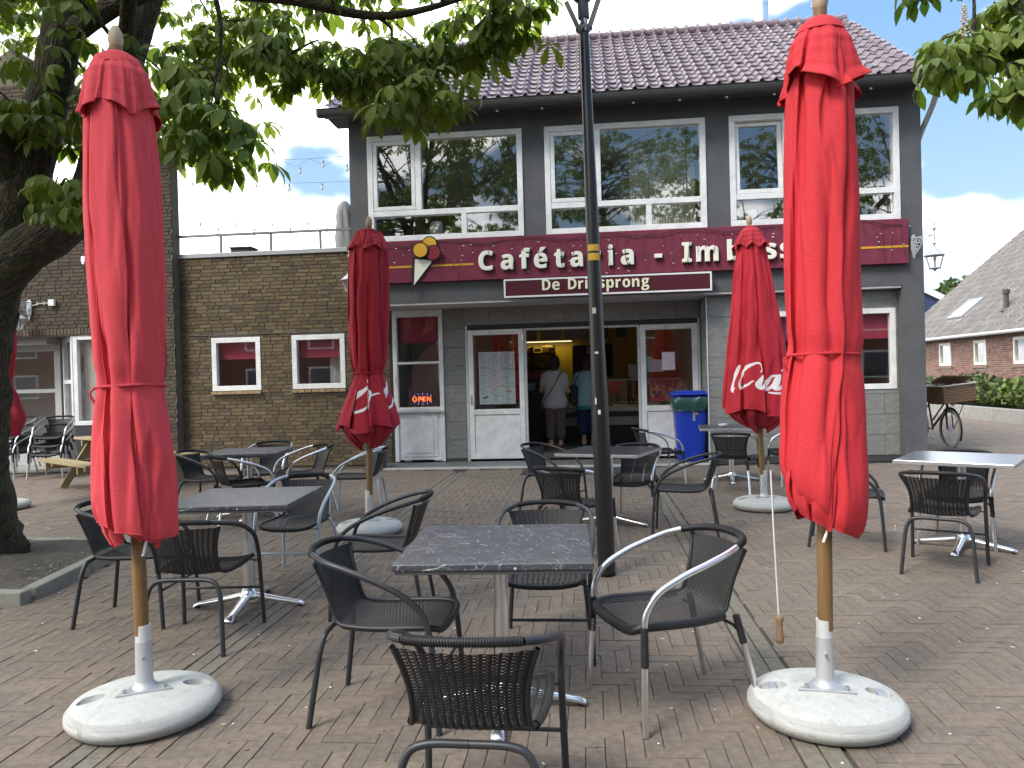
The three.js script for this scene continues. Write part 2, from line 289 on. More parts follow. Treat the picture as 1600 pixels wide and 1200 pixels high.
// chimney and flues standing behind the ridge
{
  const ch = new THREE.Group(); ch.name = 'chimney'; cafe.add(ch);
  part(ch, 'stack', [lim(-3.62, -3.16, 7.2, 8.0, -15.4, -14.95)], M(.26, .13, .085, .9, { map: rep(grain, 2, 2) }));
  const bg = norm(new THREE.BoxGeometry(.105, .045, .012)); for (let r = 0; r < 13; r++) for (let i = 0; i < 4; i++) { const b = part(ch, 'brick', bg, M(.25 + rr(-.05, .05), .12 + rr(-.03, .03), .08, .9)); b.position.set(-3.56 + i * .115 + (r % 2) * .03 - .02, 7.3 + r * .053, -14.945); }
  part(cafe, 'flue', [cyl(.13, .13, 1.5, 20, 3.42, 8.05, -14.75), cyl(.137, .137, .05, 20, 3.42, 8.2, -14.75), cyl(.155, .155, .05, 20, 3.42, 7.86, -14.75)], alu);
  part(cafe, 'flue', [cyl(.08, .08, .8, 16, 4.45, 7.75, -14.75), cyl(.12, .12, .10, 16, 4.45, 8.14, -14.75), cyl(.12, .02, .06, 16, 4.45, 8.24, -14.75)], galv);
}
// cladding of large grey tiles
const tileTones = [[.335, .338, .332], [.355, .357, .350], [.318, .322, .316], [.345, .345, .336]];
const tileGrain = tex(256, 256, (u, v) => { const n = 205 + 40 * tn(u * .25 + .1, v, 30, 4, 4) + 22 * tn(u, v, 5, 9); return [cl(n), cl(n), cl(n * .985)]; });
const tileMats = tileTones.map(t => new THREE.MeshStandardMaterial({ color: C(...t), roughness: .5, map: rep(tileGrain, 1.1, 2.6) }));
function cladding(x0, x1, y0, y1, z, holes, off = 0) {
  const tw = .61, th = .305; let r = 0;
  for (let y = y0; y < y1 - .02; y += th, r++) {
    let xs = [x0]; for (let x = x0 + tw * ((r % 2) ? .5 : 1) + off; x < x1 - .02; x += tw) xs.push(x); xs.push(x1);
    for (let i = 0; i + 1 < xs.length; i++) {
      let list = [[xs[i], xs[i + 1], y, Math.min(y + th, y1)]];
      for (const h of holes) { const nx = []; for (const q of list) { const [a, b, c, d] = q; if (b <= h[0] || a >= h[1] || d <= h[2] || c >= h[3]) { nx.push(q); continue; }
        if (a < h[0]) nx.push([a, h[0], c, d]); if (b > h[1]) nx.push([h[1], b, c, d]); const A = Math.max(a, h[0]), B = Math.min(b, h[1]); if (c < h[2]) nx.push([A, B, c, h[2]]); if (d > h[3]) nx.push([A, B, h[3], d]); } list = nx; }
      for (const [a, b, c, d] of list) if (b - a > .03 && d - c > .03) { const m = part(cafe, 'wall_tile', rlim(a + .0025, b - .0025, c + .0025, d - .0025, z - .012, z + rr(-.0015, .0015), .0025), tileMats[Math.floor(rnd() * 4)]); }
    }
  }
}
{
  const grout = M(.16, .16, .155, .9);
  // shopfront wall in the porch, door head, right hand wall with its window, return of the porch
  part(cafe, 'backing_wall', [lim(-2.33, -1.97, .03, 2.565, ZR - .2, ZR - .013), lim(-1.97, 1.83, 2.275, 2.565, ZR - .2, ZR - .013),
    lim(1.86, 2.85, .03, 2.565, ZW - .25, ZW - .013), lim(2.85, 4.60, .03, 1.08, ZW - .25, ZW - .013), lim(2.85, 4.60, 2.29, 2.565, ZW - .25, ZW - .013), lim(4.60, 4.63, .03, 2.565, ZW - .25, ZW - .013), lim(1.865, 2.0, .03, 2.565, ZR - .2, ZW - .26)], grout);
  cladding(-2.33, -1.97, .09, 2.565, ZR, [], 9); cladding(-1.97, 1.83, 2.275, 2.565, ZR, [], -.2);
  cladding(1.855, 4.63, .10, 2.565, ZW, [[2.85, 4.60, 1.08, 2.29]], .12);
  for (let y = .1, r = 0; y < 2.5; y += .305, r++) { const d = Math.min(.305, 2.565 - y); part(cafe, 'wall_tile', rlim(1.845, 1.857, y + .003, y + d - .003, ZR + .003, ZW + .002, .0025), tileMats[r % 4]); }
  const plm = M(.045, .045, .047, .7); part(cafe, 'plinth', lim(-2.33, -1.97, .03, .087, ZR - .01, ZR - .002), plm); part(cafe, 'plinth', lim(1.857, 4.628, 0, .097, ZW - .03, ZW - .006), plm);
  part(cafe, 'corner_trim', [lim(1.838, 1.853, .03, 2.56, ZW + .003, ZW + .018)], M(.6, .6, .6, .5));
  // porch floor of dark slabs with a pale nosing
  const fm = M(.165, .165, .16, .55, { map: rep(stain, 1.1, 1.1) }); for (let x = -3.3; x < 1.8; x += .61) part(cafe, 'floor_slab', rlim(x + .002, Math.min(x + .61, 1.83) - .002, .0, .038, ZR + .01, -11.795, .003), fm);
  part(cafe, 'step_nosing', [rlim(-3.3, 1.83, 0, .036, -11.793, -11.765, .004)], M(.62, .61, .57, .7, { map: rep(stain, 1, 1) }));
}
// right hand ground floor window
function simpleWindow(parent, x0, x1, y0, y1, zf, f = .085, d = .09, mull = []) {
  const w = new THREE.Group(); w.name = 'window'; parent.add(w);
  const fr = [rlim(x0, x1, y1 - f, y1, zf - d, zf), rlim(x0, x1, y0, y0 + f, zf - d, zf), rlim(x0, x0 + f, y0 + f, y1 - f, zf - d, zf), rlim(x1 - f, x1, y0 + f, y1 - f, zf - d, zf)];
  let e = [x0 + f]; for (const m of mull) { fr.push(rlim(m - f / 2, m + f / 2, y0 + f, y1 - f, zf - d, zf - .005)); e.push(m - f / 2, m + f / 2); } e.push(x1 - f);
  part(w, 'frame', fr, whiteFrame); for (let i = 0; i < e.length; i += 2) part(w, 'pane', box(e[i + 1] - e[i], y1 - y0 - 2 * f, .006, (e[i] + e[i + 1]) / 2, (y0 + y1) / 2, zf - .05), shopGlass);
  return w;
}
simpleWindow(cafe, 2.852, 4.598, 1.082, 2.288, ZW + .012, .08, .1, [3.72]);
// serving window left of the doors
{
  const w = new THREE.Group(); w.name = 'serving_window'; cafe.add(w); const z = ZR + .03, zb = ZR - .07;
  part(w, 'frame', [rlim(-3.18, -3.11, .05, 2.56, zb, z), rlim(-2.405, -2.335, .05, 2.56, zb, z), rlim(-3.11, -2.405, 2.45, 2.56, zb, z), rlim(-3.11, -2.405, 1.665, 1.705, zb, z - .01), rlim(-3.11, -2.405, .90, .95, zb, z - .004)], whitePaint);
  part(w, 'pane', box(.70, .745, .006, -2.757, 2.077, z - .06), shopGlass); part(w, 'pane', box(.70, .715, .006, -2.757, 1.307, z - .05), shopGlass);
  part(w, 'sill', [rlim(-3.19, -2.33, .862, .898, zb, z + .045, .006)], M(.5, .5, .49, .5));
  part(w, 'flap', [rlim(-3.11, -2.405, .075, .86, zb, z - .02), rlim(-3.05, -2.465, .13, .80, z - .02, z - .008, .003), rlim(-2.985, -2.53, .195, .735, z - .008, z + .004, .003)], whitePaint);
  for (const x of [-3.02, -2.52]) part(w, 'hinge', [rlim(x, x + .12, .055, .085, z - .02, z + .02, .004)], steel);
  part(w, 'latch', [rlim(-3.155, -3.135, 1.38, 1.47, z, z + .02, .004)], M(.7, .7, .7, .4));
  part(w, 'weather_strip', [lim(-3.235, -3.183, .04, 2.56, ZR - .06, ZR + .012)], M(.02, .02, .02, .7));
}
// the two glazed doors and the frame around the open middle
{
  const z = ZR + .02, zb = ZR - .05;
  part(cafe, 'door_frame', [rlim(-1.965, -1.925, .03, 2.27, zb - .03, z), rlim(1.795, 1.83, .03, 2.27, zb - .03, z), rlim(-.995, -.955, .03, 2.2, zb - .03, z - .005), rlim(.84, .88, .03, 2.2, zb - .03, z - .005), rlim(-.955, .84, 2.165, 2.2, zb - .03, z - .005)], M(.6, .6, .59, .5, { map: rep(stain, 1, 1) }));
  part(cafe, 'door_track', [lim(-1.925, 1.795, 2.205, 2.27, zb - .03, z - .012)], M(.025, .025, .027, .5));
  for (const [x0, x1, hs] of [[-1.922, -1.0, 1], [.885, 1.79, -1]]) {
    const d = new THREE.Group(); d.name = 'door'; cafe.add(d); const f = .085;
    part(d, 'stile', [rlim(x0, x0 + f, .075, 2.195, zb, z), rlim(x1 - f, x1, .075, 2.195, zb, z), rlim(x0 + f, x1 - f, 2.11, 2.195, zb, z), rlim(x0 + f, x1 - f, .80, .89, zb, z), rlim(x0 + f, x1 - f, .075, .185, zb, z)], whitePaint);
    part(d, 'panel', [rlim(x0 + f + .004, x1 - f - .004, .189, .796, zb + .01, z - .014, .004)], whitePaint);
    part(d, 'pane', box(x1 - x0 - 2 * f, 1.22, .006, (x0 + x1) / 2, 1.5, z - .03), shopGlass);
    const hx = hs > 0 ? x0 + .04 : x1 - .04; part(d, 'handle', [rbox(.025, .16, .01, .004, hx, 1.05, z + .006), tube([[hx, 1.08, z + .01], [hx, 1.08, z + .05], [hx, 1.04, z + .06], [hx, .98, z + .05]], .008, 12, 6)], steel);
    for (const y of [.22, 2.05]) part(d, 'hinge', cyl(.012, .012, .09, 8, hs > 0 ? x1 - .004 : x0 + .004, y, z + .008), steel);
  }
}
// ---- inside the shop
{
  const sh = new THREE.Group(); sh.name = 'shop_room'; cafe.add(sh);
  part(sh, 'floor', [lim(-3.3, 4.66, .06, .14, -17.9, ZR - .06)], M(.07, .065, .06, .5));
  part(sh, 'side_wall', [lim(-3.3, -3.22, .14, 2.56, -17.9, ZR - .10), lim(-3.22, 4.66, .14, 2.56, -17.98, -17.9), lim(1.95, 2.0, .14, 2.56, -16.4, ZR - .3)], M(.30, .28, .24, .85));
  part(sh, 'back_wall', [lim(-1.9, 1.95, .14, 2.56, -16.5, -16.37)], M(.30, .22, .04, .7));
  const ym = [[.62, .43, .035], [.58, .40, .03], [.66, .46, .045]].map(c => M(...c, .3)); const yt = rbox(.297, .297, .012, .003);
  for (let r = 0; r < 8; r++) for (let i = 0; i < 13; i++) { const m = part(sh, 'wall_tile', yt, ym[Math.floor(rnd() * 3)]); m.position.set(-1.73 + i * .3, .30 + r * .3 - .02, -16.362); }
}
// ---------------------------------------------------------------- brickwork
const brickG = slab(1, 1, 1, .0).scale(1, 1, 1);
function brickWall(parent, o) { // bricks on a plane z = o.z facing +z between limits, skipping where o.skip says so
  const L = .2105, cH = .0625, j = .0105, items = [], gs = slab(.2, .03, .052, .004).rotateX(Math.PI / 2); // now faces +z
  let r = 0;
  for (let y = o.y0; y < o.y1 - .02; y += cH, r++) {
    let x = o.x0 - rnd() * .2;
    while (x < o.x1) {
      const half = rnd() < .16, w = half ? .095 : .2, cx = x + w / 2; x += w + j;
      let a = Math.max(cx - w / 2, o.x0), b = Math.min(cx + w / 2, o.x1);
      for (const h of o.holes || []) if (y + .05 > h[2] && y + .01 < h[3]) { if (a >= h[0] && b <= h[1]) { b = a; break; } if (a < h[0] && b > h[0]) b = Math.min(b, h[0] - .006); else if (a < h[1] && b > h[1]) a = Math.max(a, h[1] + .006); }
      if (b - a < .03) continue; const mx = (a + b) / 2, my = y + .026; if (o.skip && o.skip(mx, my)) continue;
      const v = rnd() + .35 * fbm(mx * .9, my * .9, o.z, 2);
      items.push({ m: mat4(mx, my, o.z + rr(-.0025, .003), 0, (b - a) / .2, 1, 1), t: Math.max(0, Math.min(o.tones.length - 1, Math.floor(v * o.tones.length))), s: nearness(mx, my, o.z) * (o.vis ? o.vis(mx, my) : 1) });
    }
  }
  if (o.frame) { items.forEach(it => it.m.premultiply(o.frame)); }
  pieces(parent, 'brick', items, gs, o.tones, { map: rep(grain, 2.5, 2.5), bumpMap: rep(grainB, 4, 4), bumpScale: .004, roughness: .88 });
}
const tanTones = [[.175, .128, .068], [.150, .108, .058], [.125, .092, .052], [.200, .150, .082], [.108, .080, .050], [.165, .128, .080], [.188, .136, .070], [.142, .098, .052]];
const shadedTones = [[.112, .082, .052], [.095, .070, .046], [.130, .096, .060], [.082, .062, .044], [.105, .080, .056], [.120, .086, .052]];  // second set is darker: shade under the tree is put into the brick colour
// low extension with two small windows
const ext = thing('brick_extension', 'low flat roofed yellow brown brick building with two small square windows beside the cafe', 'building');
{
  const mort = M(.235, .205, .155, .95, { map: rep(grain, 2, 2) });
  const W1 = [-6.33, -5.46, 1.30, 2.21], W2 = [-4.92, -3.995, 1.30, 2.215], zm = ZR - .012;
  const bw = []; const xs = [-6.95, W1[0], W1[1], W2[0], W2[1], -3.235];
  for (let i = 0; i < 5; i++) { if (i % 2) { bw.push(lim(xs[i], xs[i + 1], 0, 1.30, zm - .2, zm), lim(xs[i], xs[i + 1], i === 1 ? 2.21 : 2.215, 3.57, zm - .2, zm)); } else bw.push(lim(xs[i], xs[i + 1], 0, 3.57, zm - .2, zm)); }
  bw.push(lim(-6.95, -6.75, 0, 3.57, -18, zm - .2), lim(-6.95, -3.6, 3.40, 3.5, -18, zm - .2));
  bw.push(lim(-3.61, -3.41, 0, 2.56, -18, zm - .2), lim(-6.75, -3.61, 0, 3.4, -18.2, -18));
  part(ext, 'wall', bw, mort);
  brickWall(ext, { z: ZR, x0: -6.95, x1: -3.24, y0: .01, y1: 3.575, tones: tanTones, holes: [[W1[0], W1[1], 1.22, 2.22], [W2[0], W2[1], 1.22, 2.22]], vis: (x) => (x < -3.7 ? 1 : .6) });
  for (const w of [W1, W2]) {
    simpleWindow(ext, w[0] + .004, w[1] - .004, w[2] + .004, w[3] - .004, ZR + .012, .085, .1);
    const sm = [[.38, .27, .14], [.42, .30, .16], [.35, .25, .13]].map(c => M(...c, .8, { map: rep(grain, 3, 3) })); const sg = rbox(.108, .05, .10, .006);
    for (let i = 0; i < 8; i++) { const m = part(ext, 'sill_brick', sg, sm[i % 3]); m.position.set(w[0] + .05 + i * (w[1] - w[0] - .1) / 7, 1.268, ZR + .01); }
  }
  part(ext, 'coping', [rlim(-6.97, -3.60, 3.575, 3.65, ZR - .25, ZR + .03)], M(.36, .37, .375, .45, { metalness: .3 }));
  part(ext, 'lintel_strip', [lim(-6.75, -3.62, 2.255, 2.262, ZR, ZR + .016)], M(.16, .155, .15, .6));
  part(ext, 'floor', [lim(-6.7, -3.62, 0, .1, -17.9, -12.8)], M(.15, .13, .1, .8));
  for (let i = 0; i < 5; i++) { const x = [-6.93, -6.11, -5.23, -4.37, -3.68][i]; part(ext, 'railing_post', lim(x - .018, x + .018, 3.65, 3.935, ZR - .03, ZR + .006), zinc); }
  part(ext, 'handrail', lim(-6.95, -3.62, 3.936, 3.972, ZR - .04, ZR + .016), zinc);
}
solo('roof_box', 'low dark box lying on the flat roof behind the railing', 'box', [rbox(.36, .14, .3, .01, -5.95, 3.72, -13.1), rbox(.40, .03, .34, .008, -5.95, 3.80, -13.1)], M(.05, .05, .05, .7));
{
  const g = lathe([[.0, 0], [.16, .01], [.17, .1], [.155, .4], [.14, .75], [.11, .92], [.05, 1.0], [0, 1.02]], 28), p = g.attributes.position;
  for (let i = 0; i < p.count; i++) { const x = p.getX(i), y = p.getY(i), z = p.getZ(i), k = 1 + .42 * fbm(x * 7, y * 4, z * 7, 4); p.setXYZ(i, x * k - 4.08, y + 3.52, z * k - 13.0); } g.computeVertexNormals();
  solo('covered_heater', 'tall shape under a crumpled pale grey cover on the flat roof', 'covered heater', g, M(.24, .245, .25, .75));
}
// tall brick house at the left with a bay window and a gabled roof
const tall = thing('brick_house', 'tall brown brick house darkened by painted tree shade, with white bay window and overhanging eaves', 'house');
{
  const Z = -12.35, mort = M(.19, .165, .13, .95, { map: rep(grain, 2, 2) }), zm = Z - .012;
  const gable = (x) => 5.38 + (-6.6 - x) * .62;
  const win = [-9.95, -8.20, 4.10, 5.57];
  const s = new THREE.Shape([[-6.87, 0], [-6.87, 5.5], [-9.6, 7.3], [-13.6, 5.0], [-13.6, 2.32], [-7.72, 2.32], [-7.72, 0]].map(p => new THREE.Vector2(...p)));
  s.holes.push(new THREE.Path([[win[0], win[2]], [win[0], win[3]], [win[1], win[3]], [win[1], win[2]]].map(p => new THREE.Vector2(...p))));
  part(tall, 'wall', [boxUV(norm(new THREE.ExtrudeGeometry(s, { depth: .25, bevelEnabled: false })).translate(0, 0, zm - .25)), beam([-7.0, 2.6, zm - .2], [-10.1, 2.6, -18], .2, 5.3), lim(-13.6, -10.2, 0, 5.4, -18.2, -18), lim(-13.6, -13.4, 0, 5, -18, zm - .25), lim(-13.4, -10.2, 2.32, 2.5, -18, zm - .25), lim(-10.2, -7.3, 2.32, 2.5, -13.0, zm - .25)], mort);
  brickWall(tall, { z: Z, x0: -10.7, x1: -6.87, y0: .01, y1: 6.6, tones: shadedTones, holes: [[-13, -7.72, -1, 2.44], [win[0], win[1], win[2] - .05, win[3]]], skip: (x, y) => y > gable(x) - .05, vis: (x) => (x > -9.3 ? 1 : .4) });
  const sg = slab(.052, .03, .10, .004).rotateX(Math.PI / 2), sms = shadedTones.map(t => M(...t, .9)); for (let x = -10.7; x < -7.74; x += .0625) { const m = part(tall, 'lintel_brick', sg, sms[Math.floor(rnd() * 6)]); m.position.set(x, 2.386, Z + rr(-.002, .003)); }
  // upper window
  const w = simpleWindow(tall, win[0] + .004, win[1] - .004, win[2] + .05, win[3] - .004, Z + .01, .09, .1, [-9.05]);
  part(tall, 'window_sill', [rlim(win[0] - .03, win[1] + .03, win[2], win[2] + .045, Z - .1, Z + .05)], M(.3, .27, .22, .8));
  // bay: front light, slanting side light, dark base; door recessed beside it
  const A = [-8.73, -12.40], B = [-9.33, -12.98];
  simpleWindow(tall, -8.72, -7.73, .78, 2.318, A[1] + .02, .075, .09);
  const len = Math.hypot(B[0] - A[0], B[1] - A[1]), side = new THREE.Group(); side.name = 'bay_window'; tall.add(side); side.position.set(A[0], 0, A[1]); side.rotation.y = -Math.atan2(B[1] - A[1], B[0] - A[0]) + Math.PI;
  const f = .06; part(side, 'frame', [rlim(-len, 0, 2.24, 2.318, -.07, .01), rlim(-len, 0, .78, .85, -.07, .01), rlim(-len, -len + f, .85, 2.24, -.07, .01), rlim(-f - .03, .02, .78, 2.318, -.08, .025), rlim(-len + f, -f - .03, 1.50, 1.57, -.07, .005)], whiteFrame);
  part(side, 'pane', box(len - 2 * f - .03, 1.40, .006, -len / 2 - .015, 1.545, -.03), shopGlass);
  part(tall, 'bay_base', [lim(-8.72, -7.73, 0, .775, A[1] - .2, A[1] + .01)], M(.05, .05, .055, .8)); const bb = part(tall, 'bay_base', lim(-len, -.02, 0, .775, -.2, -.005), M(.05, .05, .055, .8)); bb.position.copy(side.position); bb.rotation.copy(side.rotation);
  const d = new THREE.Group(); d.name = 'door'; tall.add(d); part(d, 'frame', [rlim(-10.5, -9.38, 2.10, 2.2, -13.05, -12.97), rlim(-9.50, -9.38, .05, 2.1, -13.05, -12.97), rlim(-10.5, -10.38, .05, 2.1, -13.05, -12.97), rlim(-10.38, -9.5, 1.35, 1.42, -13.04, -12.98), rlim(-10.38, -9.5, .05, .3, -13.04, -12.98)], M(.42, .42, .40, .5)); part(d, 'pane', box(.88, 1.8, .006, -9.94, 1.2, -13.01), shopGlass); part(d, 'header', [lim(-13.4, -9.35, 2.2, 2.32, -13.1, -12.6)], M(.4, .39, .36, .7));
  part(tall, 'inner_wall', [lim(-13.4, -8.5, 0, 2.32, -15.1, -15.0), lim(-7.72, -7.6, 0, 2.31, -13.3, -12.62)], M(.40, .38, .34, .9)); part(tall, 'inner_wall', [lim(-10.6, -8.3, 2.52, 5.4, -14.6, -14.5)], M(.42, .40, .37, .9)); 
  part(tall, 'curtain', (() => { const q = []; for (let i = 0; i < 26; i++) q.push(cyl(.022, .022, 1.45, 8, -8.62 + i * .033, 1.53, -12.56)); return q; })(), M(.55, .52, .46, .9));
  part(tall, 'porch_slab', [rlim(-11.5, -8.75, 0, .05, -13.4, -12.25, .006)], M(.3, .3, .27, .85, { map: rep(stain, 1, 1) }));
  // roof with rafters showing under the eaves
  const slope = Math.atan(.62), rl = 4.2; const wood = M(.30, .285, .26, .8, { map: rep(grain, 1, 1) });
  const rf = new THREE.Group(); rf.name = 'roof'; tall.add(rf); rf.position.set(-6.40, 5.34, 0); rf.rotation.z = -slope;
  part(rf, 'roof_boards', lim(-rl, 0, .06, .10, -17.5, -11.75), M(.34, .33, .31, .85)); for (let i = 0; i < 14; i++) part(rf, 'roof_tile_row', [lim(-rl + i * .3, -rl + i * .3 + .31, .11, .135 + .0, -17.5, -11.73)], M(.1, .075, .065, .7));
  part(rf, 'verge_board', [rlim(-rl, .02, -.06, .12, -11.75, -11.72)], whitePaint); part(rf, 'fascia', [rlim(0, .025, -.03, .11, -17.5, -11.76)], whitePaint);
  for (let z = -11.85; z > -17; z -= .5) part(rf, 'rafter', rlim(-rl + .05, -.02, -.08, .058, z - .05, z + .05), wood);
  part(rf, 'purlin', rlim(-.62, -.5, -.20, -.082, -12.3, -11.78), wood);
  const skew = new THREE.Matrix4().set(1, 0, .60 / Math.cos(slope) * 1, 7.4 / Math.cos(slope), 0, 1, 0, 0, 0, 0, 1, 0, 0, 0, 0, 1); // the house stands askew to the street: its side runs back to the left
  rf.children.forEach(m => { m.geometry = m.geometry.clone().applyMatrix4(skew); });
}
// gabled house across the street
const far = thing('farmhouse', 'pink brick house with a long grey pantiled roof and a skylight across the street', 'house');
{
  const X = 12.3, Z0 = -31.3, Z1 = -15, mort = M(.46, .40, .34, .95);
  const wins = [[-28.14, -27.28], [-25.74, -24.97], [-23.47, -22.62], [-20.6, -19.7]]; const y0 = 1.40, y1 = 2.18;
  const fr = new THREE.Matrix4().makeRotationY(-Math.PI / 2).setPosition(X, 0, 0); // local +z -> world -x, local x -> world z
  const wl = []; let c = Z0; for (const w of [...wins, [Z1, Z1]]) { wl.push(lim(X + .012, X + .3, 0, 2.45, c, w[0])); if (w[1] > w[0]) wl.push(lim(X + .012, X + .3, 0, y0, w[0], w[1]), lim(X + .012, X + .3, y1, 2.45, w[0], w[1])); c = w[1]; }
  wl.push(lim(X + .012, X + 12, 0, 2.4, Z0 - .02, Z0), lim(X + .3, X + 12, 0, 2.4, Z1, Z1 + .02));
  part(far, 'wall', wl, mort);
  const tones = [[.33, .165, .125], [.29, .145, .11], [.36, .20, .155], [.25, .13, .10], [.38, .23, .19], [.30, .175, .145]];
  brickWall(far, { z: 0, x0: -31.3, x1: -20, y0: .5, y1: 2.42, tones, holes: wins.map(w => [w[0], w[1], y0 - .1, y1]), frame: fr, vis: (x) => (x < -23 ? 1 : .1) });
  for (const w of wins) { const g = new THREE.Group(); g.name = 'window'; far.add(g); const f = .09;
    part(g, 'frame', [rlim(X - .03, X + .06, y1 - f, y1, w[0], w[1]), rlim(X - .03, X + .06, y0, y0 + f, w[0], w[1]), rlim(X - .03, X + .06, y0 + f, y1 - f, w[0], w[0] + f), rlim(X - .03, X + .06, y0 + f, y1 - f, w[1] - f, w[1])], M(.72, .70, .62, .5));
    part(g, 'pane', box(.006, y1 - y0 - 2 * f, w[1] - w[0] - 2 * f, X + .02, (y0 + y1) / 2, (w[0] + w[1]) / 2), shopGlass); part(g, 'sill', rlim(X - .05, X + .02, y0 - .1, y0 - .01, w[0] - .05, w[1] + .05), M(.24, .15, .125, .9)); part(g, 'curtain', lim(X + .25, X + .28, y0, y1, w[0] + .08, w[0] + .4), M(.6, .6, .58, .9)); }
  part(far, 'inner_wall', lim(X + 3.6, X + 3.7, 0, 2.4, Z0, Z1), M(.45, .43, .38, 1));
  const al = 40 * Math.PI / 180, rl = 9.5, rf = new THREE.Group(); rf.name = 'roof'; far.add(rf); rf.position.set(12.02, 2.36, 0); rf.rotation.set(0, -Math.PI / 2, 0); // local x -> world z, local -z -> world +x
  const tl = .33, tw = .235, rows = Math.floor(rl / tl), cols = Math.floor((31.6 - 16) / tw), tg = panTile(tw, tl), items = [];
  for (let r = 0; r < rows; r++) for (let i = 0; i < cols; i++) { const s = r * tl, x = -31.6 + i * tw; items.push({ m: mat4(x, s * Math.sin(al) + rr(-.004, .004), -s * Math.cos(al), rr(-.01, .01), 1, 1, 1, al + rr(-.01, .01), rr(-.015, .015)), t: Math.floor(rnd() * 5), s: 1 / (10 + s + (x + 24) ** 2 * .4) }); }
  pieces(rf, 'roof_tile', items, tg, [[.235, .215, .200], [.205, .190, .178], [.262, .240, .220], [.225, .198, .182], [.190, .178, .170]], { roughness: .85, map: rep(grain, 3, 3) });
  part(rf, 'roof_deck', lim(-31.55, -16, -.1, -.03, -rl, 0).rotateX(al), M(.08, .075, .07, .9));
  part(rf, 'gutter', tube([[-31.6, -.03, .08], [-24, -.03, .08], [-16, -.03, .08]], .06, 8, 10), M(.45, .45, .44, .5));
  const skl = new THREE.Group(); skl.name = 'skylight'; rf.add(skl); skl.position.set(-27.95, .62, -.74); skl.rotation.x = al;
  part(skl, 'frame', [rlim(-.52, .52, .02, .12, -.06, 0), rlim(-.52, .52, .02, .12, -.98, -.90), rlim(-.52, -.44, .02, .12, -.9, -.06), rlim(.44, .52, .02, .12, -.9, -.06)], M(.3, .31, .32, .5)); part(skl, 'pane', box(.88, .02, .86, 0, .09, -.48), P(.5, .55, .6, .08, { metalness: 0, clearcoat: 1 })); part(skl, 'flashing', rlim(-.56, .56, .0, .03, 0, .28), M(.55, .54, .5, .6));
  part(rf, 'vent_pipe', [cyl(.075, .075, .55, 14, -24.95, .98, -.86), cyl(.11, .11, .12, 14, -24.95, 1.27, -.86), cyl(.15, .09, .1, 14, -24.95, .72, -.83)], M(.06, .06, .06, .6));
}
// blue gable beyond, low planter wall
solo('blue_shed', 'dark blue gable with white bargeboard behind the farmhouse', 'shed', [lim(14, 18.6, 0, 4.2, -42, -40.2)], M(.035, .05, .11, .8));
{ const b = scene.children[scene.children.length - 1]; const g = part(b, 'gable', norm(new THREE.ExtrudeGeometry(new THREE.Shape([[13.6, 4.15], [16.2, 5.55], [19, 4.15]].map(p => new THREE.Vector2(...p))), { depth: 1.8, bevelEnabled: false })).translate(0, 0, -42.0), M(.035, .05, .11, .8)); part(b, 'bargeboard', [beam([16.2, 5.6, -40.1], [19.1, 4.05, -40.1], .1, .3), beam([13.5, 4.05, -40.1], [16.2, 5.6, -40.1], .1, .3)], whitePaint); }
{
  const pw = thing('planter_wall', 'low grey concrete wall edging the planted strip across the street', 'wall'); const m = M(.33, .325, .30, .9, { map: rep(stain, .8, .8), bumpMap: rep(grainB, 2, 2), bumpScale: .006 });
  for (let i = 0; i < 10; i++) { const g = rbox(.18, .34, 1.49, .012, 10.05, .16, -14.75 - i * 1.5); part(pw, 'concrete_block', g, m); }
  const soilG = new THREE.PlaneGeometry(2.2, 16, 12, 40).rotateX(-Math.PI / 2).translate(11.2, .3, -22.2); const p = soilG.attributes.position; for (let i = 0; i < p.count; i++) p.setY(i, .27 + .06 * fbm(p.getX(i) * 2, 0, p.getZ(i) * 2, 3)); soilG.computeVertexNormals(); struct('planted_bed', boxUV(soilG), M(.08, .085, .04, 1, { map: rep(grain, 1, 1) }));
}
// ---------------------------------------------------------------- horse chestnuts
const leafMats = [[.160, .240, .018], [.195, .270, .022], [.128, .200, .018], [.225, .295, .028]].map(c => P(...c, .55, { transmission: .60, thickness: 0, side: THREE.DoubleSide, specularIntensity: .5 }));
const barkTex = tex(256, 512, (u, v) => { const a = tn(u, v * .5, 26, 3, 4), b = tn(u, v, 70, 7, 3); const n = 150 + 80 * a + 50 * b; const m = tn(u, v, 8, 2, 3) > .15 ? 18 : 0; return [cl(n), cl(n * .97 + m), cl(n * .86)]; });
const barkB = tex(256, 512, (u, v) => { const a = Math.abs(tn(u, v * .45, 34, 3, 3)), b = tn(u, v, 80, 7, 3); const n = 60 + 330 * a + 40 * b; return [cl(n), cl(n), cl(n)]; }, false);
const bark = M(.185, .160, .118, .95, { map: rep(barkTex, 1.2, .8), bumpMap: rep(barkB, 1.2, .8), bumpScale: .03 });
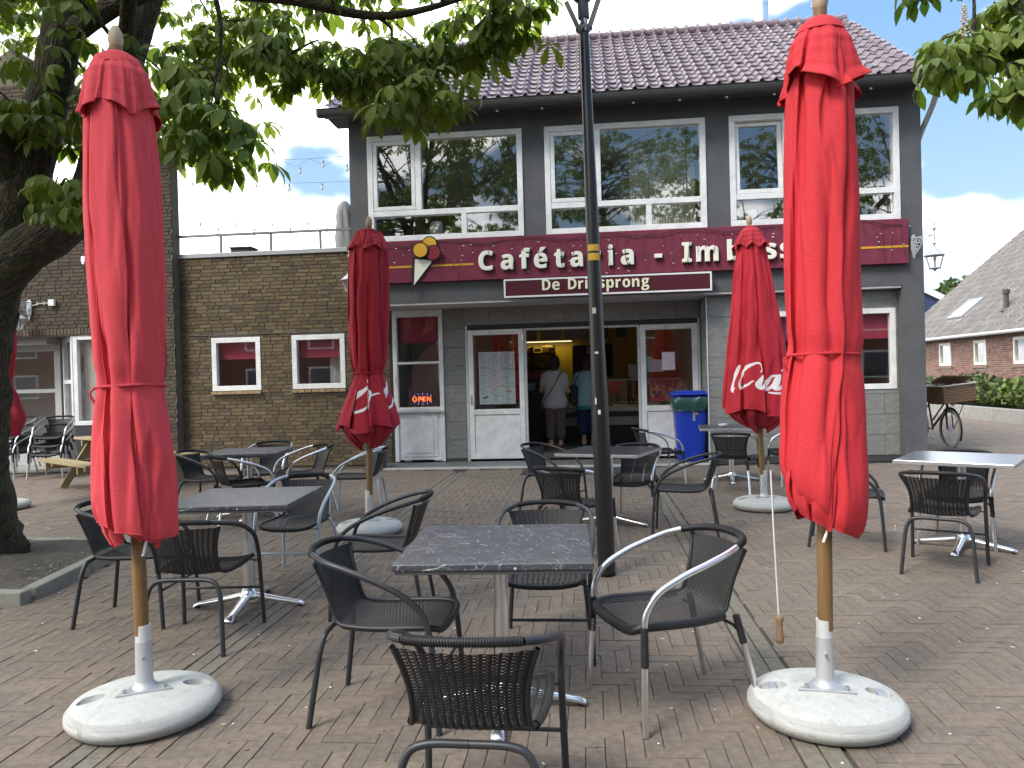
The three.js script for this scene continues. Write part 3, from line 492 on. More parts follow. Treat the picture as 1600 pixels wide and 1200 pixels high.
// palmate leaf hanging from the origin: leaflets spread and droop
function chestnutLeaf(seed, n = 7) {
  const R = mulberry(seed), Pp = [], I = [];
  for (let k = 0; k < n; k++) {
    const t = (k - (n - 1) / 2) / ((n - 1) / 2), yaw = t * 2.25 + (R() - .5) * .25, len = (.150 - .055 * Math.abs(t)) * (.85 + R() * .3), w = len * .205, dr = .55 + R() * .5 + .12 * Math.abs(t);
    const dx = Math.sin(yaw), dz = Math.cos(yaw), sx = Math.cos(yaw), sz = -Math.sin(yaw), base = Pp.length / 3;
    const pt = (s, lat, fold) => { const a = dr * (.35 + s * .85), h = s * len * Math.cos(a * .75), v = -s * len * Math.sin(a) * .8 + fold; Pp.push(dx * h + sx * lat, v, dz * h + sz * lat); };
    const f = w * .35; pt(.04, 0, 0); pt(.38, -w * .55, f * .6); pt(.38, 0, 0); pt(.38, w * .55, f * .6); pt(.70, -w, f); pt(.70, 0, 0); pt(.70, w, f); pt(.88, -w * .6, f * .5); pt(.88, w * .6, f * .5); pt(1.04, 0, 0);
    for (const q of [[0, 1, 2], [0, 2, 3], [1, 4, 5], [1, 5, 2], [2, 5, 6], [2, 6, 3], [4, 7, 5], [5, 8, 6], [7, 9, 5], [5, 9, 8]]) I.push(base + q[0], base + q[1], base + q[2]);
  }
  const g = new THREE.BufferGeometry(); g.setAttribute('position', new THREE.Float32BufferAttribute(Pp, 3)); g.setIndex(I); g.computeVertexNormals();
  g.setAttribute('uv', new THREE.Float32BufferAttribute(new Float32Array(Pp.length / 3 * 2), 2)); return g;
}
const leafGeos = [chestnutLeaf(3, 7), chestnutLeaf(11, 5), chestnutLeaf(23, 7)];
function chestnut(name, label, o) {
  const t = thing(name, label, 'tree', [0, 0, 0], 0, o.group); rnd = mulberry(o.seed);
  const trunkG = [taper(o.trunk, o.trunkR, 40, 20, .22)];
  part(t, 'trunk', trunkG, bark);
  const nodes = [];
  for (const L of o.limbs) { part(t, 'limb', taper(L.p, L.r, 36, 12, .16), bark); const c = new THREE.CatmullRomCurve3(L.p.map(q => V(...q)), false, 'centripetal'); for (let i = 4; i <= 20; i++) nodes.push(c.getPointAt(i / 20)); }
  const centers = (o.extra || []).map(p => [V(...p), 1]);
  let guard = 0; while (centers.length < o.clusters && guard++ < 60000) { const p = V(rr(-1, 1), rr(-1, 1), rr(-1, 1)); const l = p.length(); if (l > 1 || l < .35) continue; p.set(o.c[0] + p.x * o.rad[0], o.c[1] + p.y * o.rad[1], o.c[2] + p.z * o.rad[2]); if (o.floor && p.y < o.floor(p.x, p.z) + .25) continue; centers.push([p, 0]); }
  const twigs = [], leaves = [];
  for (const [c, hand] of centers) {
    let best = nodes[0], bd = 1e9; for (const n of nodes) { const d = n.distanceToSquared(c) + Math.max(0, n.y - c.y + .2) * .6; if (d < bd) { bd = d; best = n; } }
    const mid = best.clone().lerp(c, .55); mid.y += .06 + .10 * Math.sqrt(bd); mid.x += rr(-.1, .1); mid.z += rr(-.1, .1);
    const rad0 = Math.min(.035, .010 + .008 * Math.sqrt(bd)); if (bd < 16) twigs.push(taper([[best.x, best.y, best.z], [mid.x, mid.y, mid.z], [c.x, c.y + .1, c.z]], [rad0, rad0 * .6, .005], 9, 5));
    if (hand) nodes.push(c.clone());
    const cnt = Math.round(rr(.7, 1.3) * (hand && o.handPer || o.per)), R = hand ? o.handR || .26 : rr(.28, .5);
    for (let i = 0; i < cnt; i++) {
      const a = rnd() * 6.283, q = Math.sqrt(rnd()) * R, y = rr(-.55, .6) * R; const x = c.x + Math.cos(a) * q, z = c.z + Math.sin(a) * q, yy = c.y + y - q * .25;
      if (o.floor && !hand && yy < o.floor(x, z)) continue;
      const s = rr(.8, 1.35); leaves.push({ m: mat4(x, yy, z, a * -1 + Math.PI / 2 + rr(-.9, .9), s, s, s, rr(-.1, .75), rr(-.4, .4)), g: Math.floor(rnd() * 3), t: Math.floor(rnd() * 4), s: o.score ? o.score(x, yy, z) : nearness(x, yy, z) });
    }
  }
  part(t, 'twigs', twigs, bark).userData.kind = 'stuff';
  leaves.sort((a, b) => b.s - a.s);
  const keep = o.keep ?? 280; leaves.slice(0, keep).forEach(l => { const m = new THREE.Mesh(leafGeos[l.g], leafMats[l.t]); m.name = 'leaf'; m.castShadow = m.receiveShadow = true; l.m.decompose(m.position, m.quaternion, m.scale); t.add(m); });
  for (let g = 0; g < 3; g++) for (let k = 0; k < 4; k++) { const list = leaves.slice(keep).filter(l => l.g === g && l.t === k); if (!list.length) continue; const im = new THREE.InstancedMesh(leafGeos[g], leafMats[k], list.length); im.name = 'crown'; im.userData.kind = 'stuff'; list.forEach((l, i) => im.setMatrixAt(i, l.m)); im.castShadow = im.receiveShadow = true; t.add(im); }
  // upright flower candles
  if (o.candles) for (const c of o.candles) { const g = []; for (let i = 0; i < 34; i++) { const h = i / 34 * .2, a = i * 2.4, q = .028 * (1 - i / 40); g.push(new THREE.IcosahedronGeometry(.009, 0).translate(c[0] + Math.cos(a) * q, c[1] + h, c[2] + Math.sin(a) * q)); } g.push(cyl(.004, .003, .2, 5, c[0], c[1] + .1, c[2])); part(t, 'flower_candle', g, M(.55, .47, .36, .9)); }
  return t;
}
// is a leaf where this camera could see it big? used only to choose which leaves are meshes of their own
const frus = new THREE.Frustum().setFromProjectionMatrix(new THREE.Matrix4().multiplyMatrices(camera.projectionMatrix, camera.matrixWorldInverse.copy(camera.matrixWorld).invert()));
const inView = (x, y, z) => nearness(x, y, z) * (frus.containsPoint(V(x, y, z)) ? 1 : .05);
chestnut('chestnut_tree', 'big horse chestnut with forked dark trunk in the kerbed soil bed', {
  seed: 91, group: 'horse chestnuts around the square',
  trunk: [[-5.08, -.1, -5.74], [-5.02, .12, -5.71], [-4.95, .5, -5.66], [-4.87, 1.0, -5.60], [-4.75, 1.6, -5.55], [-4.62, 2.05, -5.5]], trunkR: [.58, .40, .31, .28, .265, .26],
  limbs: [{ p: [[-4.60, 1.95, -5.50], [-4.45, 2.44, -5.51], [-4.28, 2.88, -5.53], [-4.12, 3.41, -5.55], [-3.96, 4.0, -5.57], [-3.80, 5.0, -5.6], [-3.6, 6.6, -5.4]], r: [.22, .17, .15, .14, .12, .08, .03] },
    { p: [[-4.62, 1.85, -5.46], [-4.42, 2.20, -5.41], [-4.15, 2.42, -5.34], [-3.87, 2.58, -5.36], [-3.71, 2.81, -5.48], [-3.65, 3.20, -5.59], [-3.57, 3.78, -5.70], [-3.40, 4.4, -5.8], [-3.1, 5.4, -5.9]], r: [.22, .18, .16, .15, .14, .14, .12, .09, .03] },
    { p: [[-3.93, 4.1, -5.57], [-3.2, 4.35, -5.5], [-2.2, 4.25, -5.5], [-1.4, 4.05, -5.5], [-.6, 4.1, -5.35]], r: [.09, .07, .05, .03, .012] },
    { p: [[-3.52, 3.95, -5.72], [-3.0, 4.25, -5.0], [-2.5, 4.1, -4.4], [-2.1, 3.75, -4.3]], r: [.07, .05, .03, .01] },
    { p: [[-4.7, 1.9, -5.6], [-5.6, 3.0, -5.9], [-6.6, 4.4, -6.2], [-7.4, 6.0, -6.4]], r: [.2, .15, .1, .03] },
    { p: [[-4.3, 3.0, -5.5], [-4.4, 4.4, -4.4], [-4.6, 5.6, -3.0], [-4.7, 6.4, -1.9]], r: [.12, .1, .07, .02] },
    { p: [[-3.9, 4.4, -5.6], [-4.2, 5.5, -6.6], [-4.3, 6.4, -7.8]], r: [.1, .07, .02] },
    { p: [[-3.8, 4.9, -5.6], [-2.9, 5.8, -5.0], [-1.8, 6.6, -4.6]], r: [.08, .06, .02] }],
  c: [-4.75, 6.35, -5.0], rad: [4.45, 3.5, 4.7], clusters: 340, per: 21, handR: .25, score: inView,
  floor: (x, z) => { const back = Math.max(0, -5.3 - z) * .50; return (x > -3.1 ? 3.72 : x > -3.5 ? 3.45 : 3.35) + back + Math.max(0, z + 3.2) * .1; },
  extra: [[-1.41, 3.61, -5.51], [-1.16, 3.38, -5.23], [-.95, 3.46, -5.35], [-1.57, 3.77, -5.70], [-1.12, 3.70, -5.54], [-1.33, 3.94, -5.62], [-.73, 3.90, -5.48], [-.55, 3.90, -5.40], [-.42, 3.92, -5.32], [-.38, 3.98, -5.23], [-.94, 3.83, -5.56],
    [-2.19, 2.95, -4.42], [-2.05, 2.87, -4.34], [-2.40, 3.13, -4.61], [-2.29, 3.20, -4.72], [-2.16, 3.61, -5.03], [-2.02, 3.71, -5.25], [-1.83, 3.72, -5.37], [-1.68, 3.74, -5.48], [-2.19, 3.87, -5.34],
    [-3.52, 2.74, -4.90], [-3.34, 2.66, -4.76], [-2.6, 3.5, -4.9], [-2.8, 3.4, -5.1], [-3.0, 3.6, -5.0], [-2.5, 3.9, -5.3], [-2.75, 3.85, -5.5], [-3.4, 3.5, -5.3], [-3.8, 3.4, -5.3], [-4.2, 3.5, -5.2]],
  candles: [[-3.6, 3.95, -5.0], [-2.55, 4.05, -5.1], [-1.85, 4.12, -5.2], [-4.0, 3.8, -4.95], [-2.35, 4.1, -5.1]],
});
chestnut('chestnut_tree', 'horse chestnut whose bright leafy branch hangs beside the cafe roof corner and downpipe', {
  seed: 17, group: 'horse chestnuts around the square',
  trunk: [[6.6, -.1, -2.3], [6.55, .5, -2.3], [6.5, 1.4, -2.3], [6.4, 2.4, -2.3]], trunkR: [.5, .33, .29, .27],
  limbs: [{ p: [[6.4, 2.3, -2.3], [5.6, 3.0, -3.2], [4.4, 3.5, -4.3], [3.3, 3.5, -5.0], [2.6, 3.38, -5.08], [2.15, 3.22, -4.9]], r: [.16, .12, .08, .05, .03, .008] }, { p: [[6.4, 2.3, -2.3], [6.3, 4, -2.2], [6.0, 6, -2], [5.6, 8.4, -1.6]], r: [.25, .2, .12, .03] }, { p: [[6.3, 3.2, -2.2], [5.4, 5, -1], [4.0, 6.2, .4], [2.9, 7, 1.4]], r: [.16, .12, .08, .02] }, { p: [[6.3, 3.4, -2.2], [7.2, 5, -2.6], [8.4, 6.4, -2.6]], r: [.14, .1, .03] }, { p: [[3.3, 3.5, -5.0], [2.9, 3.15, -4.85], [2.55, 2.98, -4.78]], r: [.03, .02, .006] }],
  c: [5.9, 6.4, -1.6], rad: [4.0, 3.4, 3.6], clusters: 130, per: 20, keep: 200, handR: .17, handPer: 13, score: inView,
  floor: (x, z) => 3.7 + Math.max(0, -1.5 - z) * .55,
  extra: [[2.16, 3.24, -4.84], [2.30, 3.32, -4.95], [2.46, 3.40, -5.07], [2.62, 3.45, -5.09], [2.76, 3.55, -5.10], [2.55, 3.06, -4.77], [2.66, 3.12, -4.78], [2.34, 3.90, -5.26], [2.74, 3.72, -5.30], [2.82, 3.40, -5.10], [2.90, 3.76, -5.32], [3.2, 3.5, -5.1], [3.1, 3.8, -5.2], [3.0, 3.2, -5.0], [3.5, 3.7, -5.0], [3.9, 3.7, -4.8]],
  candles: [[2.35, 3.40, -4.95]],
});
chestnut('chestnut_tree', 'horse chestnut across the square, mirrored in the upper windows of the cafe', {
  seed: 55, group: 'horse chestnuts around the square',
  trunk: [[1.2, -.1, 8.4], [1.2, .6, 8.4], [1.15, 1.6, 8.4], [1.1, 2.6, 8.4]], trunkR: [.5, .33, .29, .27],
  limbs: [{ p: [[1.1, 2.5, 8.4], [1.0, 4.5, 8.2], [.9, 7, 8], [.8, 9.6, 7.8]], r: [.27, .2, .12, .03] }, { p: [[1.1, 2.7, 8.4], [-.2, 4.8, 8], [-1.8, 6.4, 7.6]], r: [.16, .12, .03] }, { p: [[1.1, 2.7, 8.4], [2.6, 4.8, 8.2], [4.2, 6.6, 8]], r: [.16, .12, .03] }],
  c: [1.2, 7.2, 8.0], rad: [5.4, 4.4, 3.6], clusters: 300, per: 20, keep: 0,
});
rnd = mulberry(1234);
// shrubs along the farmhouse and a far tree
const shrubMat = [[.09, .14, .02], [.14, .19, .03], [.05, .09, .02]].map(c => P(...c, .7, { transmission: .25, thickness: 0, side: THREE.DoubleSide }));
const smallLeaf = (() => { const g = new THREE.BufferGeometry(); g.setAttribute('position', new THREE.Float32BufferAttribute([0, 0, 0, -.5, .45, .12, 0, .5, 0, .5, .45, .12, 0, 1.1, -.1], 3)); g.setAttribute('uv', new THREE.Float32BufferAttribute(new Float32Array(10), 2)); g.setIndex([0, 2, 1, 0, 3, 2, 1, 2, 4, 2, 3, 4]); g.computeVertexNormals(); return g; })();
function shrub(name, label, cat, x, y, z, rx, ry, rz, n, s, mi, group, trunk) {
  const t = thing(name, label, cat, [x, 0, z], 0, group);
  const stems = []; for (let i = 0; i < 6; i++) { const a = i * 1.05, b = [Math.cos(a) * rx * .5, y + ry * .3, Math.sin(a) * rz * .5]; stems.push(taper([[0, trunk ? 0 : y - ry * .8, 0], [b[0] * .4, (trunk ? y * .55 : y - ry * .2), b[2] * .4], b], trunk ? [.3, .2, .05] : [.02, .014, .005], 8, 6)); } part(t, trunk ? 'trunk' : 'stems', stems, bark);
  for (let k = 0; k < 2; k++) { const im = new THREE.InstancedMesh(smallLeaf, shrubMat[(mi + k) % 3], n / 2); im.name = 'foliage'; im.userData.kind = 'stuff'; for (let i = 0; i < n / 2; i++) { let p; do { p = V(rr(-1, 1), rr(-1, 1), rr(-1, 1)); } while (p.length() > 1 || (p.length() < .45 && rnd() < .6) || noise3(p.x * 2.2 + x, p.y * 2.2, p.z * 2.2 + z) < -.25); const q = s * rr(.6, 1.4); im.setMatrixAt(i, mat4(p.x * rx, y + p.y * ry, p.z * rz, rnd() * 6.3, q, q, q, rr(-1.2, 1.2), rr(-1, 1))); } im.castShadow = im.receiveShadow = true; t.add(im); }
}
const sl = ['bright green shrub close to the street end of the planted strip', 'yellow green shrub with pale leaves in the planted strip', 'dark green taller shrub in the planted strip', 'low green shrub under the middle window of the farmhouse', 'loose light green shrub behind the bicycle basket', 'green shrub at the far end of the planted strip'];
[[11.1, -20.3, .55], [11.0, -21.9, .5], [11.05, -23.2, .62], [11.2, -24.6, .5], [11.2, -26.3, .5], [11.3, -28.2, .55]].forEach(([x, z, h], i) => shrub('shrub', sl[i], 'shrub', x, .3 + h * .62, z, .75, h * .72, .95, 900, .13, i, 'shrubs in the planted strip'));
shrub('distant_tree', 'round green tree rising behind the farmhouse roof', 'tree', 27.6, 5.4, -60, 2.4, 2.4, 2.2, 2600, .34, 2, null, true);
// ---------------------------------------------------------------- chairs
const wick = M(.015, .015, .016, .55), wickDark = M(.011, .011, .012, .5);
const frameBlack = M(.034, .037, .041, .42, { metalness: .2 }), frameBlue = M(.40, .46, .50, .4, { metalness: .3 });
// wicker shell profile from the front lip of the seat back and up: y, z, half width, side curl
const SHELL = [[.372, .262, .150, 0], [.394, .245, .185, 0], [.398, .18, .200, .004], [.392, .06, .203, .008], [.388, -.06, .196, .012], [.392, -.14, .184, .02], [.415, -.195, .172, .03], [.460, -.225, .166, .036], [.530, -.252, .168, .042], [.600, -.278, .182, .046], [.668, -.302, .205, .052]];
const shellAt = (() => { const n = SHELL.length - 1; return (u, v) => { const f = Math.min(.9999, Math.max(0, v)) * n, i = Math.floor(f), t = f - i, c = (k) => { const p0 = SHELL[Math.max(0, i - 1)][k], p1 = SHELL[i][k], p2 = SHELL[i + 1][k], p3 = SHELL[Math.min(n, i + 2)][k]; return .5 * (2 * p1 + (p2 - p0) * t + (2 * p0 - 5 * p1 + 4 * p2 - p3) * t * t + (3 * p1 - p0 - 3 * p2 + p3) * t * t * t); };
  const back = sstep(.42, .68, v), w = c(2), curl = c(3) * u * u; return V(u * w, c(0) + (1 - back) * curl * .5 + (1 - back) * .010 * u * u, c(1) + back * curl); }; })();
const shellN = (u, v) => { const e = .01, a = shellAt(u + e, v).sub(shellAt(u - e, v)), b = shellAt(u, Math.min(1, v + e)).sub(shellAt(u, Math.max(0, v - e))); return a.cross(b).normalize(); };
function weave(v0, v1, nS, nR) {
  const Pp = [], I = []; const strip = (f, seg) => { const b = Pp.length / 3; for (let i = 0; i <= seg; i++) { const [p, q] = f(i / seg); Pp.push(p.x, p.y, p.z, q.x, q.y, q.z); } for (let i = 0; i < seg; i++) { const a = b + i * 2; I.push(a, a + 1, a + 2, a + 1, a + 3, a + 2); } };
  const hv = (v1 - v0) / nS * .475, sg = nR * 2;
  for (let k = 0; k < nS; k++) { const v = v0 + (k + .5) / nS * (v1 - v0); strip((t) => { const u = -1 + 2 * t, o = .0032 * Math.sin(t * Math.PI * nR + k * Math.PI + .3), n = shellN(u, v).multiplyScalar(o); return [shellAt(u, v - hv).add(n), shellAt(u, v + hv).add(n)]; }, sg); }
  for (let r = 0; r < nR; r++) { const u = -1 + 2 * (r + .5) / nR, hw = .40 / nR; strip((t) => { const v = v0 + t * (v1 - v0); return [shellAt(u + hw, v), shellAt(u - hw, v)]; }, Math.round(26 * (v1 - v0)) + 4); }
  const g = new THREE.BufferGeometry(); g.setAttribute('position', new THREE.Float32BufferAttribute(Pp, 3)); g.setIndex(I); g.computeVertexNormals(); return norm(g);
}
const VS = .56; // where seat becomes backrest
const seatG = weave(.06, VS, 84, 15), backG = weave(VS, .985, 62, 15);
const edge = (s, v0, v1, n, off = 0) => { const p = []; for (let i = 0; i <= n; i++) { const q = shellAt(s, v0 + (v1 - v0) * i / n); q.x += s * off; p.push(q); } return p; };
const lipPts = (r) => { const p = [...edge(-1, .52, .06, 14).map(q => q), ...[-.6, -.2, .2, .6].map(u => shellAt(u, .03)), ...edge(1, .06, .52, 14)]; return p; };
const rimG = tube(lipPts(), .013, 56, 7), rimFat = tube(lipPts().map(q => V(q.x * 1.03, q.y - .008, q.z)), .020, 56, 8);
const sideG = [tube(edge(-1, .5, .99, 14), .009, 24, 6), tube(edge(1, .5, .99, 14), .009, 24, 6)];
const mir = (pts) => pts.map(p => [-p[0], p[1], p[2]]).reverse();
const wrapRing = (a, b, r, n) => { const g = []; for (let i = 0; i < n; i++) { const t = (i + .5) / n; g.push(new THREE.TorusGeometry(r, r * .22, 5, 10).rotateX(Math.PI / 2).translate(a[0] + (b[0] - a[0]) * t, a[1] + (b[1] - a[1]) * t, a[2] + (b[2] - a[2]) * t)); } return g; };
function tubeWrap(pts, r, n) { const c = new THREE.CatmullRomCurve3(pts.map(p => V(...p)), false, 'centripetal'), g = [tube(pts, r * .97, 30, 8)]; const q = new THREE.Quaternion(); for (let i = 0; i < n; i++) { const t = (i + .5) / n, p = c.getPointAt(t), d = c.getTangentAt(t); g.push(norm(new THREE.TorusGeometry(r, r * .16, 4, 10)).applyQuaternion(q.setFromUnitVectors(V(0, 0, 1), d)).translate(p.x, p.y, p.z)); } return g; }
function chairA(frame, name, label, group) {
  const t = thing(name, label, 'chair', [0, 0, 0], 0, group), r = .0125;
  const leg = [[.238, 0, .262], [.233, .2, .25], [.230, .38, .235]], arm = [[.230, .38, .235], [.232, .47, .205], [.241, .54, .14], [.248, .60, .03], [.245, .645, -.09], [.222, .675, -.20], [.165, .692, -.275]], top = [[.165, .692, -.275], [.09, .698, -.305], [0, .70, -.315], [-.09, .698, -.305], [-.165, .692, -.275]];
  part(t, 'leg', tube(leg, r, 14, 8), frame); part(t, 'leg', tube(mir(leg), r, 14, 8), frame);
  part(t, 'armrest', tube(arm, r, 36, 9), frame); part(t, 'armrest', tube(mir(arm), r, 36, 9), frame);
  part(t, 'top_rail', tubeWrap(top, r * 1.08, 44), wick);
  const rl = [[.222, 0, -.285], [.205, .20, -.255], [.192, .31, -.238], [.165, .365, -.228], [.12, .38, -.222], [.001, .382, -.218]];
  part(t, 'leg', tube(rl, r, 30, 8), frame); part(t, 'leg', tube(mir(rl), r, 30, 8), frame);
  part(t, 'stretcher', bar([-.232, .215, .248], [.232, .215, .248], .0075), frame);
  part(t, 'seat', seatG, wick); part(t, 'backrest', [backG, ...sideG], wick); part(t, 'seat_rim', rimG, wickDark);
  part(t, 'seat_pin', bar([-.232, .375, .235], [-.185, .382, .22], .005, 6), frame); part(t, 'seat_pin', bar([.232, .375, .235], [.185, .382, .22], .005, 6), frame);
  return t;
}
function chairB(frame, name, label, group) {
  const t = thing(name, label, 'chair', [0, 0, 0], 0, group), r = .0132;
  const leg = [[.262, 0, .262], [.246, .2, .252], [.236, .38, .243]], arm = [[.236, .38, .243], [.237, .46, .236], [.244, .535, .19], [.250, .595, .08], [.250, .635, -.04], [.238, .665, -.14], [.214, .68, -.20]], top = [[.214, .68, -.20], [.165, .692, -.265], [.09, .70, -.302], [0, .702, -.312], [-.09, .70, -.302], [-.165, .692, -.265], [-.214, .68, -.20]];
  const rl = [[.215, 0, -.305], [.196, .2, -.258], [.178, .385, -.215]];
  for (const f of [(q) => q, mir]) { part(t, 'leg', tube(f(leg), r, 14, 8), frame); part(t, 'armrest', tube(f(arm), r, 36, 9), frame); part(t, 'leg', tube(f(rl), r, 14, 8), frame); }
  part(t, 'top_rail', tubeWrap(top, r * 1.15, 52), wick);
  for (const s of [-1, 1]) { part(t, 'leg_wrap', tubeWrap([[s * .2435, .26, .248], [s * .240, .33, .2455], [s * .236, .415, .243]], r * 1.14, 17), wick); part(t, 'leg_wrap', tubeWrap([[s * .189, .275, -.241], [s * .184, .33, -.228], [s * .178, .39, -.214]], r * 1.12, 13), wick); part(t, 'brace', tube([[s * .241, .30, .246], [s * .225, .345, .235], [s * .19, .372, .21]], .007, 10, 6), wickDark); part(t, 'brace', tube([[s * .190, .29, -.245], [s * .17, .345, -.21], [s * .14, .375, -.16]], .007, 10, 6), wickDark); }
  part(t, 'seat', seatG, wick); part(t, 'backrest', [backG, ...sideG], wick); part(t, 'seat_rim', rimFat, wickDark);
  return t;
}
const gN = 'near table chairs', gL = 'chairs around the table by the pinkish parasol', gB = 'chairs by the brick wall table', gM = 'chairs round the table behind the lamp post', gR = 'chairs round the metal table';
const protos = {};
function chair(kind, x, z, dx, dz, label, group) {
  let c; const nm = { A: 'black_wicker_chair', B: 'aluminium_armed_chair', C: 'blue_framed_chair' }[kind];
  if (!protos[kind]) c = protos[kind] = (kind === 'B' ? chairB(alu, nm, label, group) : chairA(kind === 'A' ? frameBlack : frameBlue, nm, label, group));
  else { c = protos[kind].clone(); c.name = numbered(nm); c.userData = {}; tag(c, label, 'chair', group); scene.add(c); }
  c.position.set(x, 0, z); c.rotation.y = Math.atan2(dx, dz); return c;
}
chair('A', -.86, -3.22, 1, .05, 'black chair at the veined table, side on, facing the lamp post', gN);
chair('B', .325, -3.33, -.911, .41, 'silver armed chair with black wicker between the veined table and the corded parasol', gN);
chair('A', -.345, -2.33, .03, -1, 'black chair with its back turned, tucked in at the front of the veined table', gN);
chair('A', -.235, -3.98, 0, 1, 'black chair behind the veined table, facing over the tabletop', gN);
chair('A', -2.14, -4.07, -.06, -1, 'black chair with its back turned, just behind the wooden pole of the pinkish parasol', gL);
chair('A', -2.75, -4.45, 1, -.06, 'black chair beside the tree kerb, facing the table by the pinkish parasol', gL);
chair('C', -2.12, -5.43, .03, 1, 'pale blue framed chair at the table by the pinkish parasol', gL);
chair('A', -1.28, -4.62, -.98, .05, 'black chair sideways in front of the base of the tied script parasol', gL);
chair('A', -4.05, -7.9, 1, .1, 'black chair at the brick wall table beside the picnic bench', gB);
chair('B', -3.5, -7.5, .75, -.66, 'silver armed chair with its back turned at the brick wall table', gB);
chair('B', -3.15, -8.25, -.75, .6, 'silver armed chair against the brick wall, turned to its table', gB);
chair('B', -3.75, -8.75, .1, 1, 'silver armed chair half hidden behind the brick wall table', gB);
chair('C', -2.42, -7.92, -.99, .13, 'pale blue framed chair behind the pole of the tied parasol', gB);
chair('A', -.36, -7.9, .85, .45, 'black chair facing the lamp post, next to the doormat', gM);
chair('B', -.13, -6.12, .45, -.88, 'silver armed chair with its back turned, right beside the lamp post', gM);
chair('B', .43, -7.49, -.3, .95, 'silver armed chair pushed in behind the table at the lamp post', gM);
chair('B', .9, -10.07, .96, -.28, 'silver armed chair standing in front of the right shop door', gM);
chair('A', .82, -6.76, -.985, -.16, 'black chair with its side to the open space, facing the lamp post table', gM);
chair('B', 1.70, -9.19, .34, -.94, 'silver armed chair with its back turned in front of the blue bin', 'chairs at the ashtray table');
chair('B', 2.55, -9.8, -1, .1, 'silver armed chair at the ashtray table, mostly behind the parasols', 'chairs at the ashtray table');
chair('A', 2.06, -6.38, .945, .33, 'black chair half hidden by the corded parasol, facing the metal table', gR);
chair('A', 2.425, -5.55, .514, -.857, 'black chair with its back turned in front of the metal table', gR);
chair('B', 2.92, -6.39, -.53, .85, 'silver armed chair tucked in behind the metal table', gR);
// stacked chairs by the bay window: two stacks of three
[[-8.55, -11.55, .25], [-9.35, -11.7, -.05]].forEach(([x, z, a], s) => { for (let k = 0; k < 3; k++) { const c = chair('B', x, z - k * .05, Math.sin(a), Math.cos(a), (s ? 'silver armed chair in the stack by the house door, ' : 'silver armed chair in the stack under the bay window, ') + ['bottom one', 'middle one', 'top one'][k], 'stacked chairs under the bay'); c.position.y = k * .13; } });

// ---------------------------------------------------------------- tables
const marbleTex = (() => { const cv = document.createElement('canvas'); cv.width = cv.height = 1024; const g = cv.getContext('2d'); g.fillStyle = '#4e5054'; g.fillRect(0, 0, 1024, 1024); const R = mulberry(5);
  for (let i = 0; i < 900; i++) { g.fillStyle = `rgba(${R() < .5 ? '36,38,42' : '98,100,104'},${.03 + R() * .08})`; g.beginPath(); g.ellipse(R() * 1024, R() * 1024, 20 + R() * 70, 6 + R() * 22, -.6 + R() * .6, 0, 7); g.fill(); }
  for (let i = 0; i < 560; i++) { let x = R() * 1024, y = R() * 1024, a = -.75 + (R() - .5) * 1.3; g.strokeStyle = `rgba(${205 + R() * 40 | 0},${210 + R() * 35 | 0},${212 + R() * 35 | 0},${.10 + R() * R() * .8})`; g.lineWidth = 2 + R() * R() * 5; g.beginPath(); g.moveTo(x, y); const n = 1 + R() * 3 | 0; for (let k = 0; k < n; k++) { a += (R() - .5) * 1.3; x += Math.cos(a) * (14 + R() * 30); y += Math.sin(a) * (14 + R() * 30); g.lineTo(x, y); } g.stroke(); }
  for (let i = 0; i < 200; i++) { g.fillStyle = `rgba(235,236,236,${.4 + R() * .5})`; g.beginPath(); g.arc(R() * 1024, R() * 1024, 2 + R() * R() * 6, 0, 7); g.fill(); }
  const t = new THREE.CanvasTexture(cv); t.colorSpace = THREE.SRGBColorSpace; t.wrapS = t.wrapT = THREE.RepeatWrapping; return t; })();
const marble = M(.80, .81, .84, .36, { map: rep(marbleTex, 1.25, 1.25) }), darkTop = M(.55, .55, .57, .3, { map: rep(marbleTex, .8, .8) }), metalTop = M(.66, .68, .71, .24, { metalness: 1 });
const edgeMetal = M(.60, .60, .60, .35, { metalness: .8 });
function footG() { // one cast foot from the hub outward along +x
  const s = []; const n = 12; const Pp = [], I = []; for (let i = 0; i <= n; i++) { const t = i / n, x = .02 + t * .33, y = .085 - .062 * Math.pow(t, .8) - (t > .92 ? (t - .92) * .1 : 0), w = .030 - .006 * t + (t > .85 ? .004 : 0), h = .030 - .014 * t; const ring = [[-w, -h * .4], [-w * .8, h * .35], [-w * .3, h * .6], [w * .3, h * .6], [w * .8, h * .35], [w, -h * .4], [w * .55, -h * .75], [-w * .55, -h * .75]]; for (const q of ring) Pp.push(x, y + q[1], q[0]); }
  for (let i = 0; i < n; i++) for (let j = 0; j < 8; j++) { const a = i * 8 + j, b = i * 8 + (j + 1) % 8; I.push(a, b, a + 8, b, b + 8, a + 8); } const c0 = Pp.length / 3; I.push(...[1, 2, 3, 4, 5, 6].flatMap(j => [n * 8, n * 8 + j, n * 8 + j + 1]));
  const g = new THREE.BufferGeometry(); g.setAttribute('position', new THREE.Float32BufferAttribute(Pp, 3)); g.setIndex(I); g.computeVertexNormals(); return norm(g);
}
const fG = footG();
